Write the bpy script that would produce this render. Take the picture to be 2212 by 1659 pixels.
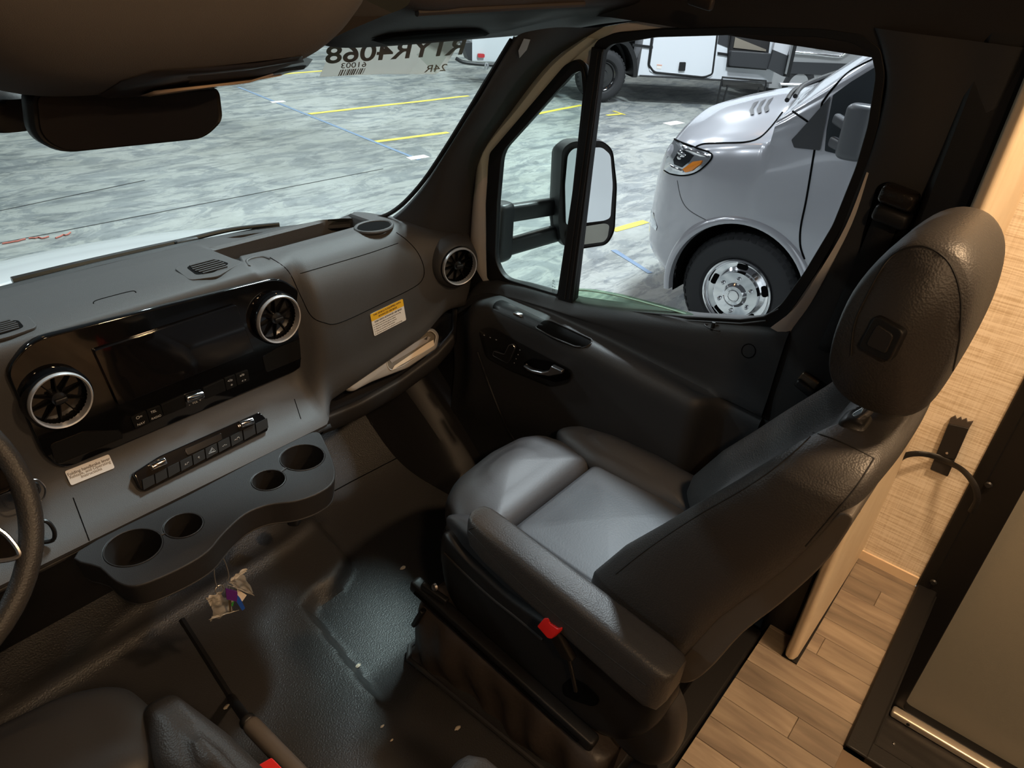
import bpy, bmesh, math, random
from mathutils import Vector, Matrix
from mathutils.bvhtree import BVHTree
random.seed(7)
for o in list(bpy.data.objects): bpy.data.objects.remove(o, do_unlink=True)
SC = bpy.context.scene
COL = SC.collection

# ------------------------------------------------------------------ camera
YAW, PIT, ROL, FPX = math.radians(53.504), math.radians(31.294), math.radians(5.437), 1580.0
CAM = Vector((-.65, 0, 1.55))
cf = Vector((math.sin(YAW)*math.cos(PIT), math.cos(YAW)*math.cos(PIT), -math.sin(PIT)))
cr = Vector((math.cos(YAW), -math.sin(YAW), 0)); cu = cr.cross(cf)
cr, cu = cr*math.cos(ROL)+cu*math.sin(ROL), -cr*math.sin(ROL)+cu*math.cos(ROL)
cd = bpy.data.cameras.new('camera'); cam = bpy.data.objects.new('camera', cd); COL.objects.link(cam)
cam.matrix_world = Matrix(((cr.x, cu.x, -cf.x, CAM.x), (cr.y, cu.y, -cf.y, CAM.y), (cr.z, cu.z, -cf.z, CAM.z), (0, 0, 0, 1)))
cd.sensor_width = 36; cd.sensor_fit = 'HORIZONTAL'; cd.lens = FPX/2212*36; cd.clip_start = .02; cd.clip_end = 300
SC.camera = cam

# ------------------------------------------------------------------ world, lamps, exposure
SC.view_settings.view_transform = 'Standard'; SC.view_settings.look = 'None'
SC.view_settings.gamma = 1; SC.view_settings.use_curve_mapping = False
SC.view_settings.exposure = 0.0
W = bpy.data.worlds.new('hall'); SC.world = W; W.use_nodes = True
W.node_tree.nodes['Background'].inputs[0].default_value = (.80, .90, 1.0, 1)
W.node_tree.nodes['Background'].inputs[1].default_value = .06
def area(name, loc, power, col, size, aim=None):
    l = bpy.data.lights.new(name, 'AREA'); l.energy = power; l.color = col; l.shape = 'DISK'; l.size = size
    o = bpy.data.objects.new(name, l); COL.objects.link(o); o.location = loc
    d = (Vector(aim)-Vector(loc)) if aim else Vector((0, 0, -1))
    o.rotation_euler = d.to_track_quat('-Z', 'Y').to_euler()
    return o
GROUND = -.65
# high-bay lamps of the exhibition hall, in rows under its roof
for lx in (-11.0, -3.0, 9.0, 15.0):
    for ly in (-5.0, 2.6, 12.6, 20.2):
        if (ly == 2.6 and lx == 9.0) or (lx < 0 and ly < 5): continue       # lamps left out to keep the driver side dark; a stronger one follows
        area('hall_lamp', (lx, ly, 9.0), 520, (.86, .95, 1.0), .8)
area('hall_lamp', (6.3, 2.1, 9.0), 1850, (.82, .94, 1.0), 2.0)
# a few sodium-coloured lamps between them
for lx, ly in ((1.5, 7.4), (7.5, -.2), (7.5, 7.4), (13.5, 7.4)):
    area('hall_lamp_amber', (lx, ly, 9.0), 25, (1, .45, .12), .5)
# warm ceiling lamps of the motorhome's living area behind the camera
for lx, ly, p in ((.68, -.38, 24), (-.78, -.50, 11), (.45, -1.5, 10), (-.35, -2.3, 7)):
    area('coach_lamp', (lx, ly, 2.06), p, (1, .67, .385), .13)

# ------------------------------------------------------------------ helpers
def ray(x, y): return cf + cr*((x-1106)/FPX) + cu*((829.5-y)/FPX)
def at(x, y, X=None, Y=None, Z=None, P=None, N=None):
    """point of the place that the photograph shows at pixel (x, y), on the given real plane"""
    d = ray(x, y)
    if X is not None: t = (X-CAM.x)/d.x
    elif Y is not None: t = (Y-CAM.y)/d.y
    elif Z is not None: t = (Z-CAM.z)/d.z
    else:
        N = Vector(N); t = (Vector(P)-CAM).dot(N)/d.dot(N)
    return CAM+d*t
def ats(pts, **k): return [at(p[0], p[1], **k) for p in pts]
MATS = {}
def M(name, col=(.5, .5, .5), rough=.5, metal=0., bump=None, coat=0., spec=.5, var=None, emit=None, alpha=None, trans=0.):
    if name in MATS: return MATS[name]
    m = bpy.data.materials.new(name); m.use_nodes = True; nt = m.node_tree; b = nt.nodes['Principled BSDF']
    b.inputs['Base Color'].default_value = (*col, 1); b.inputs['Roughness'].default_value = rough
    b.inputs['Metallic'].default_value = metal; b.inputs['Coat Weight'].default_value = coat
    b.inputs['Coat Roughness'].default_value = .04
    b.inputs['Specular IOR Level'].default_value = spec
    b.inputs['Transmission Weight'].default_value = trans
    if alpha is not None: b.inputs['Alpha'].default_value = alpha
    if emit:
        b.inputs['Emission Color'].default_value = (*emit[0], 1); b.inputs['Emission Strength'].default_value = emit[1]
    tc = None
    def coord():
        nonlocal tc
        if not tc: tc = nt.nodes.new('ShaderNodeTexCoord')
        return tc.outputs['Object']
    if bump:                                    # (scale, strength, kind)
        kind = bump[2] if len(bump) > 2 else 'noise'
        if kind == 'leather':
            t = nt.nodes.new('ShaderNodeTexVoronoi'); t.feature = 'F1'; out = t.outputs['Distance']
        else:
            t = nt.nodes.new('ShaderNodeTexNoise'); t.inputs['Detail'].default_value = 3; out = t.outputs['Fac']
        t.inputs['Scale'].default_value = bump[0]; nt.links.new(coord(), t.inputs['Vector'])
        bn = nt.nodes.new('ShaderNodeBump'); bn.inputs['Strength'].default_value = bump[1]; bn.inputs['Distance'].default_value = .002
        nt.links.new(out, bn.inputs['Height']); nt.links.new(bn.outputs['Normal'], b.inputs['Normal'])
    if var:                                     # (scale, second colour)
        t = nt.nodes.new('ShaderNodeTexNoise'); t.inputs['Scale'].default_value = var[0]; t.inputs['Detail'].default_value = 4
        mx = nt.nodes.new('ShaderNodeMix'); mx.data_type = 'RGBA'
        mx.inputs['A'].default_value = (*col, 1); mx.inputs['B'].default_value = (*var[1], 1)
        nt.links.new(coord(), t.inputs['Vector']); nt.links.new(t.outputs['Fac'], mx.inputs['Factor'])
        nt.links.new(mx.outputs['Result'], b.inputs['Base Color'])
    MATS[name] = m
    return m
def glass_mat(name, tint, refl=.06, rough=0.):
    if name in MATS: return MATS[name]
    m = bpy.data.materials.new(name); m.use_nodes = True; nt = m.node_tree; nt.nodes.clear()
    o = nt.nodes.new('ShaderNodeOutputMaterial'); t = nt.nodes.new('ShaderNodeBsdfTransparent'); g = nt.nodes.new('ShaderNodeBsdfGlossy')
    t.inputs[0].default_value = (*tint, 1); g.inputs['Roughness'].default_value = rough
    lw = nt.nodes.new('ShaderNodeLayerWeight'); lw.inputs['Blend'].default_value = refl
    mx = nt.nodes.new('ShaderNodeMixShader')
    nt.links.new(lw.outputs['Fresnel'], mx.inputs[0]); nt.links.new(t.outputs[0], mx.inputs[1]); nt.links.new(g.outputs[0], mx.inputs[2])
    nt.links.new(mx.outputs[0], o.inputs[0]); MATS[name] = m
    return m
def link(name, me, mat, parent=None, mods=(), smooth=40):
    o = bpy.data.objects.new(name, me); COL.objects.link(o)
    if mat is not None: me.materials.append(mat)
    if smooth:
        for p in me.polygons: p.use_smooth = True
        me.set_sharp_from_angle(angle=math.radians(smooth))
    if parent is not None:
        o.parent = parent; o.matrix_parent_inverse = world_of(parent).inverted()
    for k in mods:
        if k[0] == 'bevel':
            b = o.modifiers.new('bevel', 'BEVEL'); b.width = k[1]; b.segments = k[2] if len(k) > 2 else 3; b.limit_method = 'ANGLE'
            b.angle_limit = math.radians(40)
            w = o.modifiers.new('wn', 'WEIGHTED_NORMAL'); w.keep_sharp = True
        if k[0] == 'solid':
            s = o.modifiers.new('solid', 'SOLIDIFY'); s.thickness = k[1]; s.offset = k[2] if len(k) > 2 else -1
        if k[0] == 'sub':
            s = o.modifiers.new('sub', 'SUBSURF'); s.levels = s.render_levels = k[1]
    return o
def world_of(o):
    return Matrix.Translation(o.location) if o.parent is None else world_of(o.parent) @ o.matrix_parent_inverse @ Matrix.Translation(o.location)
def mesh(name, vs, fs, mat, parent=None, mods=(), smooth=40):
    me = bpy.data.meshes.new(name); me.from_pydata([tuple(v) for v in vs], [], fs); me.update()
    bm = bmesh.new(); bm.from_mesh(me); bmesh.ops.recalc_face_normals(bm, faces=bm.faces); bm.to_mesh(me); bm.free()
    return link(name, me, mat, parent, mods, smooth)
def thing(name, loc, label, cat, group=None, kind=None):
    o = bpy.data.objects.new(name, None); COL.objects.link(o); o.location = loc; o.empty_display_size = .05
    return tag(o, label, cat, group, kind)
def tag(o, label=None, cat=None, group=None, kind=None):
    if label: o['label'] = label
    if cat: o['category'] = cat
    if group: o['group'] = group
    if kind: o['kind'] = kind
    return o
def struct(o, label=None): o['kind'] = 'structure'; return tag(o, label)
def lab(o, s): o['label'] = s; return o
def grid_data(rows, cu_=False, cv=False):
    n, m = len(rows), len(rows[0]); vs = [v for r in rows for v in r]; fs = []
    for i in range(n if cu_ else n-1):
        for j in range(m if cv else m-1):
            a, b = i*m+j, i*m+(j+1) % m; c, d = ((i+1) % n)*m+(j+1) % m, ((i+1) % n)*m+j
            fs.append((a, b, c, d))
    return vs, fs
def grid(name, rows, mat, parent=None, cu_=False, cv=False, caps=False, mods=(), smooth=40):
    vs, fs = grid_data(rows, cu_, cv)
    if caps:
        m = len(rows[0]); n = len(rows); fs.append(tuple(range(m))[::-1]); fs.append(tuple((n-1)*m+j for j in range(m)))
    return mesh(name, vs, fs, mat, parent, mods, smooth)
def bvh(o):
    me = o.data
    return BVHTree.FromPolygons([o.matrix_world @ v.co if o.parent is None else v.co for v in me.vertices], [tuple(p.vertices) for p in me.polygons])
def on(b, x, y, off=0.):
    h, n, i, d = b.ray_cast(CAM, ray(x, y).normalized())
    if h is None: return None
    if n.dot(ray(x, y)) > 0: n = -n
    return h+n*off
def spl(pts, n=8, closed=False):
    """Catmull-Rom through the points"""
    P = [Vector(p) for p in pts]; out = []; k = len(P)
    for i in range(k if closed else k-1):
        g = (lambda j: P[j % k]) if closed else (lambda j: P[max(0, min(k-1, j))])
        a, b, c, d = g(i-1), g(i), g(i+1), g(i+2)
        for s in range(n):
            t = s/n
            out.append(.5*((2*b)+(c-a)*t+(2*a-5*b+4*c-d)*t*t+(3*b-a-3*c+d)*t**3))
    if not closed: out.append(P[-1])
    return out
def rnd(pts, r, seg=5):
    """polygon with rounded corners; r one radius or one per corner"""
    P = [Vector(p) for p in pts]; k = len(P); out = []
    for i in range(k):
        rr = r[i] if isinstance(r, (list, tuple)) else r
        b = P[i]; a = P[i-1]-b; c = P[(i+1) % k]-b
        if rr <= 0: out.append(b); continue
        q = min(rr, a.length*.48, c.length*.48); p0 = b+a.normalized()*q; p1 = b+c.normalized()*q
        for s in range(seg+1):
            t = s/seg; out.append(p0*(1-t)**2+b*2*t*(1-t)+p1*t*t)
    return out
def frame_of(N, up=(0, 0, 1)):
    N = Vector(N).normalized(); up = Vector(up)
    if abs(N.dot(up)) > .98: up = Vector((0, 1, 0))
    U = up.cross(N).normalized(); return U, N.cross(U), N
def plate(name, outer, N, t0, t1, mat, parent=None, holes=(), bevel=0., smooth=40, seg=2):
    """flat piece from 3-D outlines; t0..t1 = offsets along N"""
    U, Vv, N = frame_of(N); O = Vector(outer[0])
    cu2 = bpy.data.curves.new('c', 'CURVE'); cu2.dimensions = '2D'; cu2.fill_mode = 'BOTH'
    cu2.extrude = max(1e-5, abs(t1-t0)/2-bevel); cu2.bevel_depth = bevel; cu2.bevel_resolution = seg; cu2.offset = -bevel
    for ol in [outer]+list(holes):
        s = cu2.splines.new('POLY'); s.points.add(len(ol)-1); s.use_cyclic_u = True
        for p, q in zip(s.points, ol): q = Vector(q)-O; p.co = (q.dot(U), q.dot(Vv), 0, 1)
    tmp = bpy.data.objects.new('c', cu2); me = bpy.data.meshes.new_from_object(tmp)
    bpy.data.objects.remove(tmp); bpy.data.curves.remove(cu2)
    me.name = name; c = (t0+t1)/2
    for v in me.vertices: v.co = O+U*v.co.x+Vv*v.co.y+N*(v.co.z+c)
    me.materials.clear()
    return link(name, me, mat, parent, (), smooth)
def prism(name, ol, axis, mat, parent=None, bevel=0., smooth=40, segs=3):
    """outline extruded by the vector axis"""
    axis = Vector(axis); k = len(ol); vs = [Vector(p) for p in ol]+[Vector(p)+axis for p in ol]
    fs = [tuple(range(k))[::-1], tuple(range(k, 2*k))]+[(i, (i+1) % k, k+(i+1) % k, k+i) for i in range(k)]
    return mesh(name, vs, fs, mat, parent, [('bevel', bevel, segs)] if bevel else (), smooth)
def box(name, a, b, mat, parent=None, bevel=0., R=None, segs=2):
    """box between corners a and b, turned by matrix R about its centre"""
    a, b = Vector(a), Vector(b); c = (a+b)/2; vs = []
    for x in (a.x, b.x):
        for y in (a.y, b.y):
            for z in (a.z, b.z):
                v = Vector((x, y, z))
                vs.append(c+R @ (v-c) if R else v)
    fs = [(0, 1, 3, 2), (4, 6, 7, 5), (0, 4, 5, 1), (2, 3, 7, 6), (0, 2, 6, 4), (1, 5, 7, 3)]
    return mesh(name, vs, fs, mat, parent, [('bevel', bevel, segs)] if bevel else ())
def tube(name, pts, r, mat, parent=None, seg=10, closed=False, caps=True, flat=None):
    """round bar along pts; r one radius or one per point; flat=(vector, factor) squashes it"""
    P = [Vector(p) for p in pts]; k = len(P); rows = []; prev = None
    for i in range(k):
        a = P[(i-1) % k] if closed else P[max(0, i-1)]; b = P[(i+1) % k] if closed else P[min(k-1, i+1)]
        T = (b-a).normalized()
        if prev is None: U = T.orthogonal().normalized()
        else: U = (prev-T*prev.dot(T)).normalized()
        prev = U; Vv = T.cross(U); rr = r[i] if isinstance(r, (list, tuple)) else r; ring = []
        for s in range(seg):
            w = 2*math.pi*s/seg; q = (U*math.cos(w)+Vv*math.sin(w))*rr
            if flat: f = Vector(flat[0]).normalized(); q = q-f*q.dot(f)*(1-flat[1])
            ring.append(P[i]+q)
        rows.append(ring)
    return grid(name, rows, mat, parent, cu_=closed, cv=True, caps=caps and not closed)
def lathe(name, prof, O, axis, mat, parent=None, seg=40, smooth=35):
    """profile of (radius, along-axis) points turned about axis at O"""
    U, Vv, N = frame_of(axis); O = Vector(O); rows = []
    for s in range(seg):
        w = 2*math.pi*s/seg; d = U*math.cos(w)+Vv*math.sin(w); rows.append([O+d*max(r_, 1e-5)+N*h for r_, h in prof])
    return grid(name, rows, mat, parent, cu_=True, smooth=smooth)
def pad(name, ol, N, depth, r, dome, mat, parent=None, rings=6, back=.0, crease=None):
    """upholstered pad: outline on its rear plane, rounded edge of radius r towards +N, softly domed"""
    N = Vector(N).normalized(); P = [Vector(p) for p in ol]; c = sum(P, Vector())/len(P); rows = []
    size = min((p-c).length for p in P)
    rows.append([p for p in P]) 
    for i in range(7):
        a = math.pi/2*i/6; k = 1-(r*(1-math.cos(a)))/max(size, 1e-4); rows.append([c+(p-c)*k+N*(depth-r+r*math.sin(a)) for p in P])
    k0 = 1-r/max(size, 1e-4)
    U, Vv, _ = frame_of(N); hu = max(abs((p-c).dot(U)) for p in P)*k0; hv = max(abs((p-c).dot(Vv)) for p in P)*k0
    for i in range(1, rings+1):
        t = i/rings; k = k0*(1-t)+.02*t
        rows.append([c+(p-c)*k+N*(depth+dome*max(0, 1-((p-c).dot(U)*k/hu)**2)*max(0, 1-((p-c).dot(Vv)*k/hv)**2)) for p in P])
    return grid(name, rows, mat, parent, cv=True, caps=True, smooth=60)
def blob(name, secs, mat, parent=None, n=24, caps=True, smooth=60):
    """loft of super-ellipse rings: (centre, U, V, a, b, exponent)"""
    rows = []
    for c, U, Vv, a, b, e in secs:
        c = Vector(c); U = Vector(U).normalized(); Vv = Vector(Vv).normalized(); ring = []
        for s in range(n):
            w = 2*math.pi*s/n; cc, ss = math.cos(w), math.sin(w)
            ring.append(c+U*a*math.copysign(abs(cc)**(2/e), cc)+Vv*b*math.copysign(abs(ss)**(2/e), ss))
        rows.append(ring)
    return grid(name, rows, mat, parent, cv=True, caps=caps, smooth=smooth)
def rbar(name, p0, p1, U, a, b, mat, parent=None, e=3.5, end=.3, n=20):
    """bar from p0 to p1 with rounded ends, half sizes a (along U) and b"""
    p0, p1, U = Vector(p0), Vector(p1), Vector(U).normalized(); T = (p1-p0).normalized(); U = (U-T*U.dot(T)).normalized(); Vv = T.cross(U)
    L = (p1-p0).length; secs = []
    h = min(end*2*min(a, b), L*.45)
    for i in range(6):
        w = math.pi/2*i/5; k = max(.08, math.sin(w)); secs.append((p0+T*h*(1-math.cos(w)), k))
    secs = [(c, .55+.45*k if end < .9 else k) for c, k in secs]
    sec2 = [(p0+p1-c, k) for c, k in reversed(secs)]
    return blob(name, [(c, U, Vv, a*k, b*k, e) for c, k in secs+sec2], mat, parent, n)
def text(name, s, O, R, Up, size, mat, parent=None, align='CENTER', depth=.0002, bold=False):
    """flat lettering at O, reading along R with its tops towards Up"""
    R = Vector(R).normalized(); Up = Vector(Up); Up = (Up-R*Up.dot(R)).normalized(); N = R.cross(Up)
    c = bpy.data.curves.new('t', 'FONT'); c.body = s; c.size = size; c.align_x = align; c.align_y = 'CENTER'; c.extrude = depth
    if bold: c.offset = size*.018
    tmp = bpy.data.objects.new('t', c); me = bpy.data.meshes.new_from_object(tmp); bpy.data.objects.remove(tmp); bpy.data.curves.remove(c)
    me.name = name; O = Vector(O)
    for v in me.vertices: v.co = O+R*v.co.x+Up*v.co.y+N*v.co.z
    me.materials.clear()
    return link(name, me, mat, parent, (), 0)
def sstep(a, b, x):
    t = max(0., min(1., (x-a)/(b-a))); return t*t*(3-2*t)
def lerp_tab(tab, x):
    if x <= tab[0][0]: return tab[0][1]
    for (a, u), (b, v) in zip(tab, tab[1:]):
        if x <= b: return u+(v-u)*(x-a)/(b-a)
    return tab[-1][1]
def circ(c, U, Vv, r, n=32, r2=None):
    c, U, Vv = Vector(c), Vector(U).normalized(), Vector(Vv).normalized()
    return [c+U*r*math.cos(2*math.pi*i/n)+Vv*(r2 or r)*math.sin(2*math.pi*i/n) for i in range(n)]

def patch(name, px, b, off, mat, parent, rings=5, r=0., bulge=0., thick=0.):
    px = [(p.x, p.y) for p in rnd([Vector((a, c, 0)) for a, c in px], r)] if r else px
    cx, cy = sum(p[0] for p in px)/len(px), sum(p[1] for p in px)/len(px); rows = []
    for i in range(rings+1):
        k = 1-i/rings*.97; rw = []
        for p in px:
            h, n_, _, _ = b.ray_cast(CAM, ray(cx+(p[0]-cx)*k, cy+(p[1]-cy)*k).normalized())
            if h is None: h, n_, _, _ = b.find_nearest(at(cx+(p[0]-cx)*k, cy+(p[1]-cy)*k, X=4.0))
            n_ = n_ if n_.dot(CAM-h) > 0 else -n_
            rw.append(h+n_*(off+bulge*(1-k*k)))
        rows.append(rw)
    if thick: rows = [[p+(CAM-p).normalized()*-thick for p in rows[0]]]+rows
    return grid(name, rows, mat, parent, cv=True, caps=True, smooth=60)
# ------------------------------------------------------------------ materials
DASH = M('dash plastic', (.049, .0475, .0485), .55, bump=(900, .25))
PILLAR = M('grey pillar fabric', (.040, .040, .042), .7, bump=(900, .3))
DOORP = M('door plastic', (.034, .034, .036), .5, bump=(700, .25))
DASHD = M('dark grained plastic', (.022, .021, .022), .5, bump=(700, .25))
BLACKP = M('black plastic', (.012, .012, .013), .4, bump=(500, .15))
PIANO = M('piano black', (.004, .004, .0045), .06, coat=.6)
CHROME = M('chrome', (.82, .82, .84), .09, 1.)
SATIN = M('satin chrome', (.62, .62, .64), .28, 1.)
RUBBER = M('rubber seal', (.006, .006, .007), .55)
RINGM = M('bright satin ring', (.80, .80, .82), .32, .65)
GAP = M('panel gap', (.003, .003, .003), .8, spec=.05)
LEATHER = M('black leather', (.040, .038, .038), .46, bump=(330, .22, 'leather'))
LEATHERS = M('smooth black leather', (.031, .031, .034), .52, bump=(240, .12))
PAINT = M('cream body paint', (.86, .83, .80), .3, coat=.4)
FLOORM = M('rubber floor mat', (.036, .035, .0355), .42, bump=(260, .7))
HEADL = M('grey headliner', (.10, .088, .082), .9, bump=(900, .3), var=(9, (.075, .066, .062)))
WHITEP = M('white paper', (.80, .76, .72), .6)
INK = M('black ink', (.02, .02, .02), .6)
WMARK = M('white marking', (.6, .6, .6), .5)
RED = M('red plastic', (.72, .02, .018), .35)
YEL = M('yellow tape', (.72, .58, .05), .6, var=(30, (.60, .50, .10)))
BLUE = M('blue line', (.10, .18, .32), .7, var=(20, (.22, .27, .33)))
CLEAR = glass_mat('clear plastic', (.82, .80, .76), .25, .08)
GLASS = glass_mat('window glass', (.90, .96, .93), .05)
GLASSG = glass_mat('green tempered glass', (.72, .84, .73), .07)
LIGHTG = M('pale glass edge', (.65, .72, .68), .15)

# ================================================================== SETTING: hall ground
def ground_material():
    m = bpy.data.materials.new('scuffed concrete'); m.use_nodes = True; nt = m.node_tree; b = nt.nodes['Principled BSDF']
    tc = nt.nodes.new('ShaderNodeTexCoord')
    def mapped(scale, rot=0):
        mp = nt.nodes.new('ShaderNodeMapping'); mp.inputs['Scale'].default_value = scale; mp.inputs['Rotation'].default_value = (0, 0, rot)
        nt.links.new(tc.outputs['Object'], mp.inputs['Vector']); return mp.outputs[0]
    def noise(vec, sc, det=6, rough=.6, dist=0):
        n = nt.nodes.new('ShaderNodeTexNoise'); n.inputs['Scale'].default_value = sc; n.inputs['Detail'].default_value = det
        n.inputs['Roughness'].default_value = rough; n.inputs['Distortion'].default_value = dist
        nt.links.new(vec, n.inputs['Vector']); return n.outputs['Fac']
    def ramp(fac, *st):
        r = nt.nodes.new('ShaderNodeValToRGB'); e = r.color_ramp.elements
        e[0].position, e[0].color = st[0][0], (*st[0][1], 1); e[1].position, e[1].color = st[-1][0], (*st[-1][1], 1)
        for p, c in st[1:-1]: q = e.new(p); q.color = (*c, 1)
        nt.links.new(fac, r.inputs[0]); return r.outputs[0]
    def mix(f, a, c, mode='MIX'):
        x = nt.nodes.new('ShaderNodeMix'); x.data_type = 'RGBA'; x.blend_type = mode
        if isinstance(f, float): x.inputs['Factor'].default_value = f
        else: nt.links.new(f, x.inputs['Factor'])
        nt.links.new(a, x.inputs['A']); nt.links.new(c, x.inputs['B']); return x.outputs['Result']
    base = ramp(noise(mapped((1, 1, 1)), .55, 5), (.3, (.285, .297, .280)), (.7, (.415, .423, .40)))
    fine = ramp(noise(mapped((1, 1, 1)), 7, 8, .7), (.3, (.72, .73, .72)), (.7, (1, 1, 1)))
    c = mix(1.0, base, fine, 'MULTIPLY')
    sc1 = ramp(noise(mapped((.8, 1.7, 1), .65), 1.7, 10, .72, 1.2), (.49, (1, 1, 1)), (.545, (.60, .63, .68)), (.75, (.42, .46, .52)))
    c = mix(.85, c, sc1, 'MULTIPLY')
    sc2 = ramp(noise(mapped((.8, 3.6, 1), -.5), 2.2, 9, .72, .8), (.52, (1, 1, 1)), (.57, (.55, .57, .60)))
    c = mix(.75, c, sc2, 'MULTIPLY')
    dk = ramp(noise(mapped((.35, .8, 1), .2), .28, 4), (.50, (1, 1, 1)), (.66, (.55, .54, .50)))
    c = mix(.8, c, dk, 'MULTIPLY')
    nt.links.new(c, b.inputs['Base Color'])
    rr = ramp(noise(mapped((1, 2, 1), .4), 1.3, 6), (.3, (.30, .30, .30)), (.7, (.52, .52, .52)))
    nt.links.new(rr, b.inputs['Roughness'])
    return m
gv, gf = grid_data([[(x*4.-40, y*4.-40, GROUND) for y in range(31)] for x in range(31)])
ground = struct(mesh('ground', gv, gf, ground_material()), 'scuffed grey concrete floor of the exhibition hall')
# sawn joints in the slab
JOINT = M('slab joint', (.05, .05, .05), .9)
def strip(name, p0, p1, w, mat, parent=None, h=.002, wob=0.):
    p0, p1 = Vector(p0), Vector(p1); T = (p1-p0); n = max(2, int(T.length/.25)) if wob else 1; T.normalize(); S = Vector((-T.y, T.x, 0)); L = []; R = []
    for i in range(n+1):
        p = p0+(p1-p0)*i/n; d = random.uniform(-wob, wob); e = random.uniform(-wob, wob)
        L.append(p+S*(w/2+d)); R.append(p-S*(w/2+e))
    return prism(name, L+R[::-1], (0, 0, h), mat, parent, smooth=0)
gz = GROUND+.0015
for a, b in (((0, 525), (800, 370)), ((0, 578), (60, 622)), ((0, 455), (300, 392))):
    pa, pb = at(*a, Z=gz), at(*b, Z=gz); d = (pb-pa)
    strip('slab_joint', pa-d*.05, pb+d*.05, .012, JOINT, ground, .001)
for i, (a, b, w, lb) in enumerate((((668, 246), (1012, 207), .075, 'long yellow tape line crossing the floor behind the side mirror'),
                       ((812, 306), (968, 286), .075, 'short yellow tape line nearest the windshield pillar'),
                       ((1160, 246), (1256, 227), .075, 'yellow tape line seen through the small quarter window'),
                       ((610, 160), (700, 153), .075, 'far yellow tape line beside the windshield notice'),
                       ((1325, 498), (1395, 478), .075, 'yellow tape line just in front of the silver van bumper'),
                       ((1310, 249), (1345, 246), .06, 'frayed yellow tape piece lying before the black trailer tyre'))):
    strip_o = strip('floor_tape', at(*a, Z=gz), at(*b, Z=gz), w, YEL, None, .002, .006)
    tag(strip_o, lb, 'tape', 'yellow tape marks on the hall floor')
tag(strip('floor_tape', at(1325, 240, Z=gz), at(1350, 248, Z=gz), .05, YEL, None, .004, .01), 'torn yellow tape end with a dark tip near the trailer wheel', 'tape', 'yellow tape marks on the hall floor')
tag(strip('chalk_line', at(515, 188, Z=gz), at(905, 345, Z=gz), .05, BLUE, None, .0015, .004), 'thin blue marking line running diagonally across the concrete', 'marking line', 'blue lines on the hall floor')
tag(strip('chalk_line', at(1325, 540, Z=gz), at(1405, 590, Z=gz), .05, BLUE, None, .0015, .004), 'thin blue line beside the silver van front wheel', 'marking line', 'blue lines on the hall floor')
for (x, y), s, lb in (((902, 340), .14, 'small white paper tag on the blue line'), ((1455, 266), .2, 'white paper scrap on the floor before the silver van hood'), ((600, 220), .11, 'tiny white paper tag far up the blue line')):
    c = at(x, y, Z=gz); tag(prism('paper_tag', [c+Vector(q)*s for q in ((-1, -.3, 0), (.9, -.5, 0), (1, .3, 0), (-.8, .5, 0))], (0, 0, .002), WHITEP), lb, 'paper')
for k, (a, b) in enumerate((((5, 528), (55, 518)), ((62, 516), (105, 512)), ((120, 515), (152, 502)))):
    pts = [at(a[0]+(b[0]-a[0])*i/6, a[1]+(b[1]-a[1])*i/6+random.uniform(-2, 2), Z=GROUND+.006) for i in range(7)]
    tag(tube('ribbon_scrap', pts, .006, M('faded red ribbon', (.52, .16, .12), .7)), ('short faded red ribbon scrap at the left picture edge', 'middle piece of the faded red ribbon on the concrete', 'bent right end piece of the faded red ribbon')[k], 'ribbon')

# ================================================================== SETTING: cab floor
poly = [at(x, y, Z=0).to_2d() for x, y in ((640, 1118), (702, 1157), (745, 1200), (760, 1235), (735, 1276), (690, 1303), (673, 1327), (730, 1400), (800, 1489), (840, 1533))]
poly = [Vector((.30, 1.7))]+poly+[Vector((.10, .70)), Vector((.9, .62)), Vector((.9, 1.7))]
def dist_poly(p, P):
    inside = False; best = 9
    for i in range(len(P)):
        a, b = P[i-1], P[i]; d = b-a; t = max(0, min(1, (p-a).dot(d)/max(d.length_squared, 1e-9))); best = min(best, (p-a-d*t).length)
        if (a.y > p.y) != (b.y > p.y) and p.x < (b.x-a.x)*(p.y-a.y)/(b.y-a.y)+a.x: inside = not inside
    return best if inside else -best
def floor_z(x, y):
    d = dist_poly(Vector((x, y)), poly)
    z = .042*max(1-sstep(-.026, .010, d), 1-sstep(.74, .90, y))
    yf = 1.40+.05*sstep(.1, .5, x)
    s = (y-yf)/.05; soft = .05*math.log1p(math.exp(max(-30, min(30, s))))
    z = z+soft*1.05
    z += .012*math.exp(-((y-yf+.05)/.018)**2)*(x < .35)
    return z
cab_floor = struct(grid('cab_floor', [[(-.88+i*.0125, .2+j*.0125, floor_z(-.88+i*.0125, .2+j*.0125)) for j in range(125)] for i in range(141)], FLOORM), 'black rubber cab floor with a raised centre platform')
CFB = bvh(cab_floor)
def seam_on(b, px, r, mat, parent, name='seam', off=0., n=6):
    P = []
    for (x0, y0), (x1, y1) in zip(px, px[1:]):
        for i in range(n): h = on(b, x0+(x1-x0)*i/n, y0+(y1-y0)*i/n, off); P += [h] if h else []
    h = on(b, *px[-1], off); P += [h] if h else []
    return tube(name, P, r, mat, parent, 6)
seam_on(CFB, [(640, 1105), (760, 1040), (880, 978), (965, 932)], .0018, GAP, cab_floor, 'mat_seam')
seam_on(CFB, [(393, 1338), (450, 1428), (530, 1556)], .009, BLACKP, cab_floor, 'mat_ridge', -.003)
c = on(CFB, 815, 908, .0)
kn = lathe('mat_fastener', [(0, .012), (.016, .012), (.019, .009), (.019, 0)], c, (0, -.7, .7), BLACKP, cab_floor)
lathe('fastener_ring', [(.022, 0), (.022, .006), (.028, .006), (.03, 0)], c, (0, -.7, .7), DASHD, kn)
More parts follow.
